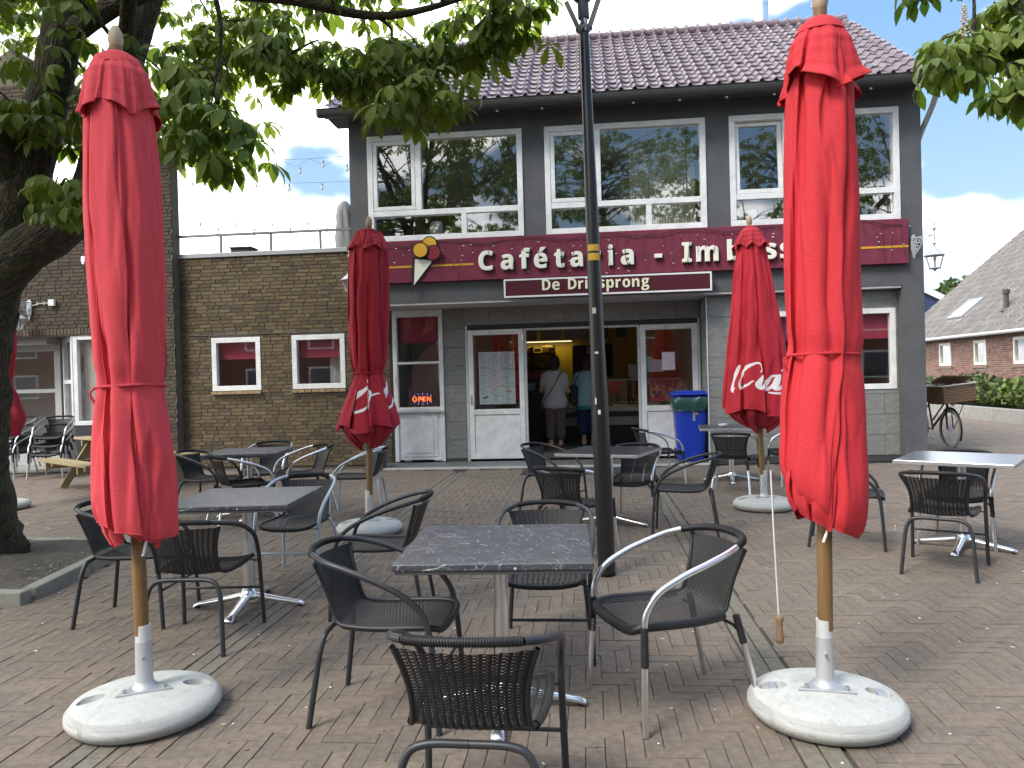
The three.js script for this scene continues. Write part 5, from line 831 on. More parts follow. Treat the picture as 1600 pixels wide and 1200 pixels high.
lantern('white wall lantern half behind the tied parasol on the brick wall', [-3.80, 3.22, ZR + .006], 0, .24);
lantern('white wall lantern on the dark brick house over the bay', [-9.45, 2.76, -12.35 + .006], -.2, .24);
{ const t = thing('junction_box', 'small white cable box with conduit on the dark brick house', 'cable box'); part(t, 'box', rbox(.11, .11, .06, .008, -9.02, 2.885, -12.315), whitePaint); part(t, 'conduit', tube([[-9.44, 2.84, -12.33], [-9.25, 2.88, -12.33], [-9.07, 2.885, -12.33]], .009, 14, 6), M(.5, .5, .48, .6)); for (const x of [-9.30, -9.17]) part(t, 'clip', rbox(.012, .06, .02, .003, x, 2.882, -12.33), whitePaint); }
solo('wall_sensor', 'small white sensor box high on the dark brick house', 'sensor', [rbox(.075, .10, .06, .008, -8.42, 3.60, -12.315), rbox(.05, .05, .04, .008, -8.42, 3.535, -12.30)], whitePaint);
// festoon bulbs over the flat roof
[[5.40, 5.31, .42, 'festoon string nearest the eaves over the flat roof'], [5.11, 4.93, .60, 'festoon string in the middle over the flat roof'], [4.46, 4.36, .34, 'festoon string lowest over the flat roof, just above the railing']].forEach(([ya, yb, dx, label], k) => {
  const t = thing('festoon_string', label, 'string lights', [0, 0, 0], 0, 'festoon strings over the flat roof'); const z = -13 - k * .25, pts = []; for (let i = 0; i <= 12; i++) { const s = i / 12; pts.push([-7.25 + s * 3.65, ya + (yb - ya) * s - .05 * Math.sin(s * Math.PI), z]); } const wire = M(.2, .2, .2, .6); part(t, 'wire', tube(pts, .004, 60, 5), wire);
  if (k !== 1) { const q = []; for (let i = 0; i <= 14; i++) { const s = i / 14; q.push([-7.2 + s * 3.55, ya + (yb - ya) * s - .05 * Math.sin(s * Math.PI) - (i % 2 ? .13 : .02), z + .02]); } part(t, 'slack_wire', tube(q, .003, 80, 4), wire); }
  let n = 0; for (let x = -6.95; x < -3.75; x += dx, n++) { const s = (x + 7.25) / 3.65, y = ya + (yb - ya) * s - .05 * Math.sin(s * Math.PI) - (k === 1 ? .02 : n % 2 ? .14 : .05); part(t, 'lamp_holder', cyl(.014, .014, .05, 8, x, y - .025, z), M(.35, .35, .34, .6)); part(t, 'bulb', lathe([[0, -.135], [.022, -.128], [.034, -.105], [.028, -.078], [.015, -.055], [.012, -.05]], 12).translate(x, y, z), P(.85, .86, .85, .1, { transmission: .7, thickness: 0, side: THREE.DoubleSide })); }
});
// ---------------------------------------------------------------- things seen through the glass
const blindRed = M(.26, .016, .045, .8);
part(cafe, 'roller_blind', lim(-3.10, -2.41, 2.02, 2.45, ZR - .10, ZR - .095), blindRed); part(cafe, 'roller_blind', lim(2.9, 4.56, 1.84, 2.22, ZW - .11, ZW - .105), blindRed);
part(ext, 'roller_blind', lim(-6.27, -5.52, 1.84, 2.16, ZR - .14, ZR - .135), blindRed); part(ext, 'roller_blind', lim(-4.86, -4.06, 1.83, 2.16, ZR - .14, ZR - .135), blindRed);
part(ext, 'inner_wall', lim(-6.74, -3.62, .1, 3.3, -14.2, -14.1), M(.38, .36, .32, .9)); part(ext, 'net_curtain', (() => { const q = []; for (let i = 0; i < 7; i++) q.push(cyl(.016, .016, .9, 8, -4.35 + i * .03, 1.75, -12.86)); return q; })(), M(.4, .4, .4, .9));
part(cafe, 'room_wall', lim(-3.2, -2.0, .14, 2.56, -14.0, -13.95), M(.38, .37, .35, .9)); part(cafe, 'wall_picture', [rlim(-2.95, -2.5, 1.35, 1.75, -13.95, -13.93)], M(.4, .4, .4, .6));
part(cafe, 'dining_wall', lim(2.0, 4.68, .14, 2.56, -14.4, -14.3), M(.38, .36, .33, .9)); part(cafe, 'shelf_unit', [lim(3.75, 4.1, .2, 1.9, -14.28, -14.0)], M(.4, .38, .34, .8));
// upstairs: curtain, blinds, ornaments on the sill
part(cafe, 'curtain', (() => { const q = []; for (let i = 0; i < 24; i++) q.push(cyl(.022, .022, 1.5, 8, .78 + i * .042, 4.45, -12.22 + .012 * Math.sin(i * 2))); return q; })(), M(.5, .5, .42, .9));
[[-2.42, -.98], [-3.12, -2.58], [3.1, 4.52], [2.36, 2.95], [-.36, .2], [.4, 1.75]].forEach(([a, b]) => { const q = []; for (let y = 4.02; y < 5.08; y += .032) q.push(box(b - a, .002, .024, (a + b) / 2, y, -12.06)); part(cafe, 'venetian_blind', q.map(g => g), M(.20, .20, .19, .7)).userData.kind = 'stuff'; });
solo('lantern_vase', 'white lattice vase on the sill of the upper window', 'vase', [lathe([[.06, 0], [.10, .06], [.115, .14], [.10, .21], [.075, .25], [.068, .25]], 12).translate(-2.30, 3.655, -12.08)], M(.5, .5, .47, .6));
solo('orchid', 'pale blossom spray on the sill of the upper window', 'plant', (() => { const q = []; const R = mulberry(4); for (let i = 0; i < 22; i++) q.push(new THREE.IcosahedronGeometry(.022, 0).scale(1, .5, 1).rotateX(R() * 3).translate(-1.85 + R() * .22 - .1, 3.70 + R() * .28, -12.10 + R() * .06)); q.push(cyl(.05, .06, .09, 10, -1.85, 3.70, -12.1)); return q; })(), M(.5, .52, .46, .7));
solo('sill_mug', 'teal picture frame on the sill of the right upper window', 'ornament', [rbox(.16, .21, .04, .01, 2.58, 3.76, -12.08)], M(.3, .45, .45, .5)); solo('sill_bottle', 'white bottle on the sill of the right upper window', 'bottle', [lathe([[0, 0], [.05, 0], [.05, .12], [.03, .15], [.028, .19], [0, .19]], 14).translate(2.38, 3.652, -12.08)], M(.6, .55, .55, .5)); solo('steel_cup', 'steel cup on the sill of the right upper window beside the corner', 'cup', [lathe([[0, 0], [.045, 0], [.05, .15], [.045, .15], [.042, .01], [0, .01]], 16).translate(4.36, 3.652, -12.05)], steel);
// menu sheets on the left door, papers and bottle poster on other panes
function printTex(w, h, f) { const cv = document.createElement('canvas'); cv.width = w; cv.height = h; f(cv.getContext('2d'), w, h); const t = new THREE.CanvasTexture(cv); t.colorSpace = THREE.SRGBColorSpace; return t; }
{
  const names = ['upper corner', 'upper middle', 'upper handle-far', 'middle row first', 'centre', 'middle row last', 'bottom first', 'bottom middle', 'bottom last'];
  const t = thing('menu_sheets', 'block of nine pale printed menu sheets taped inside the left door', 'menu'); const R = mulberry(9);
  for (let r = 0; r < 3; r++) for (let c = 0; c < 3; c++) { const k = r * 3 + c; const tx = printTex(128, 180, (g, w, h) => { g.fillStyle = '#c3d3d2'; g.fillRect(0, 0, w, h); g.fillStyle = '#4a5657'; let y = 18; g.fillRect(14, y, 30 + R() * 30, 5); y += 14; while (y < h - 16) { if (R() < .12) { y += 8; g.fillStyle = '#3c4748'; g.fillRect(14, y, 40 + R() * 35, 5); y += 12; } g.fillStyle = '#84928f'; g.fillRect(14, y, 40 + R() * 40, 2.5); g.fillRect(102, y, 14, 2.5); y += 8; if (k === 6 && y > 80 && y < 130) y = 138; if (k === 8 && y > 30 && y < 60) y = 66; } if (k === 6) { g.fillStyle = '#7d7a76'; g.beginPath(); g.ellipse(66, 108, 36, 14, -.3, 0, 7); g.fill(); } if (k === 8) { g.fillStyle = '#b28d72'; g.beginPath(); g.ellipse(56, 48, 34, 11, -.1, 0, 7); g.fill(); } });
    const m = part(t, 'sheet', box(.196, .282, .002), new THREE.MeshStandardMaterial({ map: tx, color: C(.75, .77, .77), roughness: .8 })); m.position.set(-1.655 + c * .2, 1.69 - r * .289, ZR - .022); }
  const pm = thing('door_paper', 'blank white sheet taped inside the right door', 'paper'); part(pm, 'sheet', box(.205, .29, .002, 1.33, 1.60, ZR - .022), M(.72, .72, .76, .8));
  const lp = solo('price_list', 'grey printed list taped inside the right door behind the white sheet', 'notice', box(.26, .20, .002, 1.12, 1.53, ZR - .026), new THREE.MeshStandardMaterial({ roughness: .8, map: printTex(160, 120, (g, w, h) => { g.fillStyle = '#8c9599'; g.fillRect(0, 0, w, h); g.fillStyle = '#5c656a'; for (let y = 12; y < h - 8; y += 9) g.fillRect(10, y, w - 20 - (y * 7 % 40), 3); }) }));
  solo('snack_poster', 'colourful snack poster low behind the right door glass', 'poster', box(.62, .34, .004, 1.33, 1.13, ZR - .06), new THREE.MeshStandardMaterial({ roughness: .7, map: printTex(320, 176, (g, w, h) => { g.fillStyle = '#3c1a18'; g.fillRect(0, 0, w, h); const Q = mulberry(3); for (let i = 0; i < 60; i++) { g.fillStyle = ['#6e5a34', '#5e3a26', '#4a1c1c', '#40434f', '#756648', '#5a2a26'][Q() * 6 | 0]; g.beginPath(); g.ellipse(Q() * w, 30 + Q() * (h - 60), 10 + Q() * 26, 8 + Q() * 16, Q() * 3, 0, 7); g.fill(); } g.fillStyle = '#8a1d24'; g.fillRect(0, h - 28, w, 28); }) }));
  // bottle poster in the right window
  const cv = printTex(256, 512, (g, w, h) => { g.clearRect(0, 0, w, h); g.save(); g.translate(128, 0); g.rotate(.14); g.translate(-110, 0); g.fillStyle = '#c9d2d4'; g.beginPath(); g.moveTo(90, 70); g.bezierCurveTo(80, 140, 40, 170, 40, 260); g.lineTo(46, 500); g.lineTo(176, 500); g.lineTo(182, 260); g.bezierCurveTo(182, 170, 142, 140, 134, 70); g.fill(); g.fillStyle = '#3a2a2a'; g.beginPath(); g.moveTo(60, 200); g.lineTo(164, 200); g.lineTo(172, 498); g.lineTo(52, 498); g.fill(); g.fillStyle = '#a5202c'; g.beginPath(); g.arc(120, 50, 46, 0, 7); g.fill(); g.fillRect(46, 350, 134, 84); g.fillStyle = '#f2eeee'; for (let i = 0; i < 4; i++) { g.beginPath(); g.ellipse(72 + i * 27, 392, 9, 22, .5, 0, 7); g.fill(); } g.fillStyle = '#a5202c'; for (let i = 0; i < 4; i++) { g.beginPath(); g.ellipse(74 + i * 27, 394, 3.5, 12, .5, 0, 7); g.fill(); } g.restore(); });
  const bs = new THREE.Shape(); [[-.06, .36], [-.075, .25], [-.15, .10], [-.155, -.40], [.115, -.40], [.145, .08], [.10, .22], [.12, .30], [.10, .40], [.03, .42], [-.02, .41]].forEach((p, i) => i ? bs.lineTo(...p) : bs.moveTo(...p)); const bg = norm(new THREE.ExtrudeGeometry(bs, { depth: .003, bevelEnabled: false })); const uv = bg.attributes.uv, pp = bg.attributes.position; for (let i = 0; i < uv.count; i++) uv.setXY(i, (pp.getX(i) + .21) / .42, (pp.getY(i) + .42) / .84); bg.translate(4.02, 1.55, ZW - .05); solo('bottle_poster', 'cut-out picture of a cola bottle with a red cap in the right window', 'poster', bg, new THREE.MeshStandardMaterial({ map: cv, roughness: .6 }));
}
// lit OPEN sign in the serving window
{
  const t = thing('open_sign', 'glowing orange OPEN sign with blue dots in the serving window', 'sign'); part(t, 'panel', rbox(.50, .22, .02, .01, -2.72, 1.085, ZR - .11), M(.01, .01, .012, .5));
  const red = new THREE.MeshStandardMaterial({ color: 0x200400, emissive: C(1, .16, .06), emissiveIntensity: .55 }), blue = new THREE.MeshStandardMaterial({ color: 0x000010, emissive: C(.15, .25, 1), emissiveIntensity: .6 });
  let x = -2.895; for (const ch of 'OPEN') { const g = norm(new TextGeometry(ch, { font: sansBold, size: .085, depth: .012, curveSegments: 8 })); g.computeBoundingBox(); g.translate(-g.boundingBox.min.x, 0, 0); const m = part(t, 'letter', g, red); m.position.set(x, 1.04, ZR - .095); x += g.boundingBox.max.x - g.boundingBox.min.x + .022; }
  for (let i = 0; i < 16; i++) { const a = i / 16 * 6.283; if (Math.abs(Math.cos(a)) > .85) continue; part(t, 'dot', new THREE.SphereGeometry(.008, 8, 6).translate(-2.72 + Math.cos(a) * .2, 1.085 + Math.sin(a) * .085, ZR - .095), blue); }
  const l = new THREE.PointLight(C(1, .3, .15), .03, 2); l.position.set(-2.72, 1.085, ZR - .075); l.castShadow = true; t.add(l);
}
// ---------------------------------------------------------------- shop fittings
{
  const ct = thing('display_counter', 'glass fronted snack display counter inside the open doorway', 'counter'); const x0 = -.45, x1 = 1.75, z1 = -14.5;
  part(ct, 'plinth', lim(x0, x1, .14, .46, -15.3, z1 - .05), M(.015, .015, .016, .5)); part(ct, 'front_panel', rlim(x0, x1, .46, .72, -15.3, z1), M(.33, .345, .345, .4)); part(ct, 'ledge', rlim(x0 - .02, x1, .72, .79, -15.3, z1 + .04), M(.5, .47, .42, .4)); part(ct, 'dark_strip', lim(x0 + .01, x1, .62, .72, z1 + .0, z1 + .006), M(.03, .03, .03, .4)); part(ct, 'badge', lim(.86, 1.02, .575, .595, z1 + .001, z1 + .006), M(.4, .03, .03, .5));
  part(ct, 'glass', box(x1 - x0, .5, .008, (x0 + x1) / 2, 1.04, z1 - .02), shopGlass); part(ct, 'top_shelf', rlim(x0, x1, 1.29, 1.32, -15.0, z1 - .03), M(.42, .42, .40, .4)); part(ct, 'tray_bed', lim(x0, x1, .79, .83, -15.2, z1 - .04), M(.5, .45, .2, .6));
  const R = mulberry(8), food = []; for (let i = 0; i < 90; i++) food.push(new THREE.IcosahedronGeometry(.035 + R() * .03, 0).scale(1.4, .6, 1).rotateY(R() * 6).translate(x0 + .1 + R() * (x1 - x0 - .2), .86, -15.1 + R() * .5)); part(ct, 'snacks', food, M(.45, .30, .06, .6)).userData.kind = 'stuff';
  const fr = thing('drinks_fridge', 'black upright appliance beside the shop doorway', 'fridge'); part(fr, 'body', rlim(-1.35, -.78, .14, 1.35, -15.0, -14.4, .012), M(.012, .012, .013, .4)); part(fr, 'grille', [lim(-1.2, -.9, .22, .30, -14.4, -14.39)], M(.05, .05, .05, .5)); part(fr, 'sticker', lim(-1.10, -.95, 1.16, 1.28, -14.399, -14.394), M(.3, .3, .3, .6)); 
  solo('red_tin', 'red tin standing on the black appliance', 'tin', [rbox(.22, .12, .16, .01, -.98, 1.41, -14.6)], M(.30, .02, .02, .5));
  const sf = thing('wall_shelf', 'dark two tier shelf with golden packets in front of yellow tiles', 'shelf'); for (const y of [1.56, 1.88]) part(sf, 'board', lim(-1.75, -.62, y, y + .025, -16.34, -16.05), M(.05, .03, .025, .6)); for (const x of [-1.7, -1.1, -.64]) part(sf, 'upright', lim(x - .015, x + .015, 1.3, 2.05, -16.06, -16.03), M(.03, .02, .02, .6)); 
  const pk = []; for (let i = 0; i < 34; i++) pk.push(rbox(.09 + R() * .06, .08 + R() * .1, .05, .012, -1.7 + R() * 1.02, (i % 2 ? 1.585 : 1.905) + .06, -16.15 + R() * .06)); part(sf, 'packets', pk, M(.42, .27, .05, .5)).userData.kind = 'stuff';
  const cb = thing('dispenser_cabinet', 'dark cabinet with a magenta slatted door on the yellow wall', 'cabinet'); part(cb, 'body', rlim(-.27, .55, 1.36, 2.04, -16.34, -16.1, .008), M(.02, .02, .022, .5)); part(cb, 'door', rlim(-.25, -.02, 1.38, 2.02, -16.1, -16.085, .004), M(.16, .035, .07, .5)); for (let i = 0; i < 10; i++) part(cb, 'slat', lim(-.24, -.03, 1.40 + i * .062, 1.41 + i * .062, -16.085, -16.078), M(.07, .015, .03, .5)); part(cb, 'label_card', lim(.02, .26, 1.85, 2.0, -16.1, -16.09), M(.45, .45, .52, .6)); part(cb, 'label_card', lim(.04, .24, 1.58, 1.74, -16.1, -16.09), M(.4, .15, .06, .6));
  const ml = ['narrow pinkish menu board in the shop doorway beside the menu sheet door', 'wide pinkish menu board over the white shirted customer', 'wide pinkish menu board next to the lamp post line', 'narrow dark menu board with food picture in the doorway', 'small menu board beside the right shop door']; [[-1.14, -.93], [-.86, -.46], [-.41, .02], [.20, .46], [.60, .80]].forEach(([a, b], i) => { const m = thing('menu_board', ml[i], 'menu board', [0, 0, 0], 0, 'menu boards over the counter'); part(m, 'panel', rlim(a, b, 2.12, 2.34, -15.02, -15.0, .004), i > 2 ? M(.05, .05, .05, .4) : M(.33, .25, .23, .4)); part(m, 'print', lim(a + .03, b - .03, 2.17, 2.175, -14.999, -14.996), M(.2, .07, .05, .6)); for (const x of [a + .04, b - .04]) part(m, 'hanger', cyl(.004, .004, .22, 6, x, 2.45, -15.01), steel); });
  // strip lamp over the fryers
  const lt = thing('strip_light', 'glowing strip lamp under the menu boards', 'lamp'); part(lt, 'tube', rbox(.95, .025, .03, .008, -.75, 2.13, -16.1), new THREE.MeshStandardMaterial({ color: 0x222222, emissive: C(1, .86, .45), emissiveIntensity: .35 })); part(lt, 'housing', rbox(1.0, .03, .06, .006, -.75, 2.162, -16.1), M(.3, .3, .28, .6)); const al = new THREE.RectAreaLight(C(1, .86, .5), 3.5, .95, .05); al.position.set(-.75, 2.112, -16.1); al.rotation.x = -Math.PI / 2; lt.add(al);
  solo('takeaway_bag', 'white paper bag with red print standing on the counter', 'bag', [rbox(.20, .27, .11, .012, .90, 1.16 + .30, -14.7)], M(.5, .45, .42, .7));
}
// ---------------------------------------------------------------- people
function smin(a, b, k) { const h = Math.max(k - Math.abs(a - b), 0) / k; return Math.min(a, b) - h * h * k * .25; }
function sdfMesh(bones, bmin, bmax, res, k = .04) {
  const mc = new MarchingCubes(res, new THREE.MeshBasicMaterial(), false, false, 200000); mc.isolation = 0; const s = res, f = mc.field; 
  for (let z = 0; z < s; z++) for (let y = 0; y < s; y++) for (let x = 0; x < s; x++) { const hx = (x - s / 2) / (s / 2), hy = (y - s / 2) / (s / 2), hz = (z - s / 2) / (s / 2); const px = bmin[0] + (hx + 1) / 2 * (bmax[0] - bmin[0]), py = bmin[1] + (hy + 1) / 2 * (bmax[1] - bmin[1]), pz = bmin[2] + (hz + 1) / 2 * (bmax[2] - bmin[2]); let d = 1;
    for (const b of bones) { const [a, c, r0, r1, fl] = b; const ax = px - a[0], ay = py - a[1], az = (pz - a[2]), bx = c[0] - a[0], by = c[1] - a[1], bz = c[2] - a[2]; const t = Math.max(0, Math.min(1, (ax * bx + ay * by + az * bz) / (bx * bx + by * by + bz * bz + 1e-9))); let qx = ax - bx * t, qy = ay - by * t, qz = az - bz * t; if (fl) { qz *= fl; } d = smin(d, Math.hypot(qx, qy, qz) - (r0 + (r1 - r0) * t), k); } f[x + y * s + z * s * s] = -d; }
  mc.update(); const n = mc.count, P0 = mc.positionArray.slice(0, n * 3); for (let i = 0; i < n; i++) { P0[3 * i] = bmin[0] + (P0[3 * i] + 1) / 2 * (bmax[0] - bmin[0]); P0[3 * i + 1] = bmin[1] + (P0[3 * i + 1] + 1) / 2 * (bmax[1] - bmin[1]); P0[3 * i + 2] = bmin[2] + (P0[3 * i + 2] + 1) / 2 * (bmax[2] - bmin[2]); }
  let g = new THREE.BufferGeometry(); g.setAttribute('position', new THREE.BufferAttribute(P0, 3)); g = mergeVertices(g, 1e-4); g.computeVertexNormals(); g.setAttribute('uv', new THREE.BufferAttribute(new Float32Array(g.attributes.position.count * 2), 2)); return g;
}
const skin = M(.48, .28, .20, .6), hairM = M(.035, .022, .016, .7);
function hand(x, y, z, s, dir) { // palm and five curled fingers reaching along dir (z sign) 
  const B = [[[x, y, z], [x, y - .005, z + dir * .075], .026, .030, 1]]; for (let i = 0; i < 4; i++) { const fx = x + (i - 1.5) * .019, L = [.03, .036, .033, .026][i]; const a = [fx, y, z + dir * .08], b = [fx, y - .008, z + dir * (.08 + L)], c = [fx, y - .03, z + dir * (.085 + L * 1.4)]; B.push([a, b, .009, .0085], [b, c, .0085, .007]); } const t0 = [x - s * .026, y, z + dir * .03], t1 = [x - s * .05, y - .008, z + dir * .062], t2 = [x - s * .045, y - .018, z + dir * .092]; B.push([t0, t1, .011, .010], [t1, t2, .010, .008]); return B; }
function woman(name, label, pos, turn, o) {
  const t = thing(name, label, 'person', pos, turn); // faces -z, feet at y = 0
  const H = o.h, k = H / 1.6, s = (p) => p.map(v => v * k); const bone = (a, b, r0, r1, f) => [s(a), s(b), r0 * k, r1 * k, f];
  const arm = (sd) => { const sh = [sd * .175, 1.27, .0], el = o.elbow[sd > 0 ? 1 : 0], wr = o.wrist[sd > 0 ? 1 : 0]; return [bone(sh, el, .052, .042), bone(el, wr, .041, .028)]; };
  const body = [bone([0, 1.30, .0], [0, 1.42, -.01], .055, .05), bone([0, 1.49, -.03], [0, 1.545, -.02], .078, .072), bone([0, 1.44, -.075], [0, 1.47, -.085], .03, .028), bone([0, 1.47, -.10], [0, 1.485, -.108], .012, .010), bone([-.1, 1.27, .0], [.1, 1.27, .0], .07, .07), bone([0, 1.15, 0], [0, .86, .01], .15, .165, 1.2), ...arm(-1), ...arm(1)];
  for (const sd of [-1, 1]) { const hp = [sd * .09, .82, .01], kn = [sd * .095, .45, -.005], an = [sd * .085, .07, .025]; body.push(bone(hp, kn, .1, .062), bone(kn, [sd * .09, .30, .022], .058, .055), bone([sd * .09, .30, .022], an, .052, .034), bone(an, [sd * .088, .035, -.12], .034, .026), bone([sd * .085, .04, .03], [sd * .085, .035, .045], .032, .030), bone([sd * .082, 1.50, -.02], [sd * .082, 1.515, -.015], .014, .016)); }
  part(t, 'body', [norm(sdfMesh(body, [-.45 * k, -.02, -.45 * k], [.45 * k, 1.70 * k, .45 * k], 84, .045)), ...[-1, 1].map(sd => { const w = s(o.wrist[sd > 0 ? 1 : 0]); return norm(sdfMesh(hand(w[0], w[1], w[2], sd, -1).map(b => [b[0], b[1], b[2], b[3], b[4]]), [w[0] - .1, w[1] - .1, w[2] - .2], [w[0] + .1, w[1] + .1, w[2] + .05], 48, .010)); })], skin);
  part(t, 'eyes', [-1, 1].map(sd => new THREE.SphereGeometry(.010 * k, 8, 6).translate(sd * .031 * k, 1.515 * k, -.096 * k)), M(.05, .04, .04, .3));
  const shirt = [bone([-.115, 1.265, .0], [.115, 1.265, .0], .085, .085), bone([0, 1.22, .0], [0, 1.0, .01], .175, .185, 1.25), bone([0, 1.0, .01], [0, .88, .015], .185, .190, 1.25), bone([-.08, .80, .015], [.08, .80, .015], .150, .150), bone([0, 1.31, 0], [0, 1.34, 0], .075, .065)]; for (const sd of [-1, 1]) { const el = o.elbow[sd > 0 ? 1 : 0], sh = [sd * .175, 1.27, 0], m = [sh[0] + (el[0] - sh[0]) * .5, sh[1] + (el[1] - sh[1]) * .5, sh[2] + (el[2] - sh[2]) * .5]; shirt.push(bone(sh, m, .068, .064)); }
  part(t, 'top', sdfMesh(shirt, [-.42 * k, .6 * k, -.35 * k], [.42 * k, 1.5 * k, .35 * k], 64, .05), o.top); if (o.hem) part(t, 'hem', lathe([[.205 * k, .66 * k], [.212 * k, .72 * k], [.20 * k, .735 * k]], 28).scale(1, 1, .8), o.hem);
  const tr = [bone([-.06, .80, .015], [.06, .80, .015], .135, .135)]; for (const sd of [-1, 1]) tr.push(bone([sd * .088, .78, .012], [sd * .096, .45, -.002], .118, .092), bone([sd * .096, .45, -.002], [sd * .092, o.cuff, .02], .092, .080)); part(t, 'trousers', sdfMesh(tr, [-.32 * k, .1 * k, -.3 * k], [.32 * k, 1.0 * k, .3 * k], 64, .03), o.trousers);
  part(t, 'hair', sdfMesh([bone([0, 1.56, .0], [0, 1.55, .01], .092, .092), bone([0, 1.50, .04], [0, 1.42, .045], .085, .075), bone([-.05, 1.50, .01], [-.055, 1.44, .02], .055, .045), bone([.05, 1.50, .01], [.055, 1.44, .02], .055, .045)], [-.2 * k, 1.3 * k, -.2 * k], [.2 * k, 1.72 * k, .2 * k], 44, .03), hairM);
  for (const sd of [-1, 1]) { part(t, 'sandal', [rbox(.085 * k, .014, .245 * k, .006, sd * .087 * k, .007, -.045 * k), tube([[sd * .087 * k - .045, .012, -.08], [sd * .087 * k, .066, -.085], [sd * .087 * k + .045, .012, -.08]], .009, 12, 5), tube([[sd * .087 * k - .042, .012, .045], [sd * .087 * k, .075, .065], [sd * .087 * k + .042, .012, .045]], .007, 12, 5)], M(.10, .05, .035, .6)); }
  return t;
}
const w1 = woman('person', 'person in white shirt and brown cropped trousers with crossbody strap, seen from behind', [-.56, .14, -13.75], -.1, { h: 1.60, top: M(.52, .51, .49, .85), trousers: M(.13, .095, .075, .9), cuff: .20, elbow: [[-.24, 1.02, -.02], [.225, 1.0, -.03]], wrist: [[-.17, 1.10, -.22], [.16, 1.08, -.22]] });
part(w1, 'bag_strap', tube([[.13, 1.345, .05], [.10, 1.25, .165], [-.02, 1.05, .195], [-.16, .86, .16], [-.20, .80, .05]], .008, 30, 6), M(.02, .02, .02, .6)); part(w1, 'shoulder_bag', rbox(.07, .17, .2, .02, -.235, .74, -.02), M(.02, .02, .02, .6));
const w2 = woman('person', 'person in light teal top and navy trousers with black bag, partly behind the lamp post', [.02, .14, -13.95], .1, { h: 1.58, top: M(.25, .42, .47, .85), hem: M(.03, .20, .24, .8), trousers: M(.015, .025, .085, .9), cuff: .26, elbow: [[-.235, 1.0, -.04], [.225, 1.0, -.04]], wrist: [[-.15, 1.05, -.23], [.15, 1.05, -.23]] });
part(w2, 'shoulder_bag', rbox(.14, .34, .26, .04, -.26, .92, .05), M(.012, .012, .014, .6)); part(w2, 'bag_strap', tube([[-.24, 1.08, .06], [-.18, 1.25, .10], [-.08, 1.36, .03]], .009, 16, 6), M(.02, .02, .02, .6));
rnd = mulberry(314);
// ---------------------------------------------------------------- wheelie bin
{
  const t = thing('wheelie_bin', 'bright blue wheelie bin with a green liner bag beside the right door', 'bin', [1.60, .035, -12.22]); const bl = M(.010, .045, .46, .38, { map: rep(stain, 2, 2) });
  const Pp = [], I = []; const ring = (y, hx, hz, r) => { for (let i = 0; i < 32; i++) { const a = i / 32 * 6.283, c = Math.cos(a), s = Math.sin(a), q = 6; const k = 1 / Math.pow(Math.pow(Math.abs(c), q) + Math.pow(Math.abs(s), q), 1 / q); Pp.push(c * k * hx, y, s * k * hz); } }; [[0, .195, .19], [.03, .205, .20], [.9, .255, .25], [.96, .258, .252], [.961, .275, .27], [1.0, .278, .272], [1.001, .26, .25]].forEach(r => ring(...r)); for (let j = 0; j < 6; j++) for (let i = 0; i < 32; i++) { const a = j * 32 + i, b = j * 32 + (i + 1) % 32; I.push(a, a + 32, b, b, a + 32, b + 32); } for (let i = 1; i < 31; i++) I.push(0, i, i + 1); const g = new THREE.BufferGeometry(); g.setAttribute('position', new THREE.Float32BufferAttribute(Pp, 3)); g.setIndex(I); g.computeVertexNormals(); part(t, 'body', boxUV(norm(g)), bl);
  part(t, 'lid', [rbox(.56, .05, .54, .02, 0, 1.035, 0), rbox(.44, .03, .40, .012, 0, 1.07, 0), rbox(.40, .035, .05, .012, 0, 1.04, .285)], bl);
  const bag = lathe([[.30, .985], [.315, .97], [.322, .90], [.305, .84], [.286, .80], [.29, .785]], 64); const p = bag.attributes.position; for (let i = 0; i < p.count; i++) { const x = p.getX(i), y = p.getY(i), z = p.getZ(i), a = Math.atan2(z, x), c = Math.abs(Math.cos(a)), s = Math.abs(Math.sin(a)), sq = 1 / Math.pow(Math.pow(c, 5) + Math.pow(s, 5), .2); const n = fbm(Math.cos(a) * 2.4, y * 9, Math.sin(a) * 2.4, 4); p.setXYZ(i, x * sq * .93 + n * .025 * Math.cos(a), y + n * .02, z * sq * .93 + n * .03 * Math.sin(a)); } bag.computeVertexNormals(); part(t, 'liner_bag', bag, P(.018, .075, .062, .28, { side: THREE.DoubleSide, clearcoat: .6, clearcoatRoughness: .3 }));
  for (const x of [-.2, .2]) part(t, 'wheel', norm(cyl(.09, .09, .05, 20)).rotateZ(Math.PI / 2).translate(x, .09, -.22), blackPlastic); part(t, 'handle', bar([-.2, .99, -.30], [.2, .99, -.30], .016), bl);
  const wm = M(.5, .5, .52, .7); [['R', -.08], ['O', -.035], ['V', .01], ['A', .05]].forEach(([ch, x]) => { const m = part(t, 'faded_letter', norm(new TextGeometry(ch, { font: sansBold, size: .034, depth: .003, curveSegments: 3 })), wm); m.position.set(x, .775, .245); m.rotation.x = .06; });
  part(t, 'sticker_scrap', [rbox(.035, .15, .003, .001, .03, .70, .241), rbox(.08, .03, .003, .001, .055, .735, .2445)], M(.28, .25, .20, .9));
}
// ---------------------------------------------------------------- doormat
{ const t = thing('doormat', 'long dark ribbed doormat in front of the shop step', 'doormat'); const m = M(.05, .05, .05, .9); part(t, 'mat', rlim(-.97, .75, .002, .014, -11.62, -10.95, .003), m); const q = []; for (let x = -.95; x < .74; x += .034) q.push(box(.016, .008, .64, x, .017, -11.285)); part(t, 'ribs', q, M(.07, .07, .068, .9)).userData.kind = 'stuff'; }
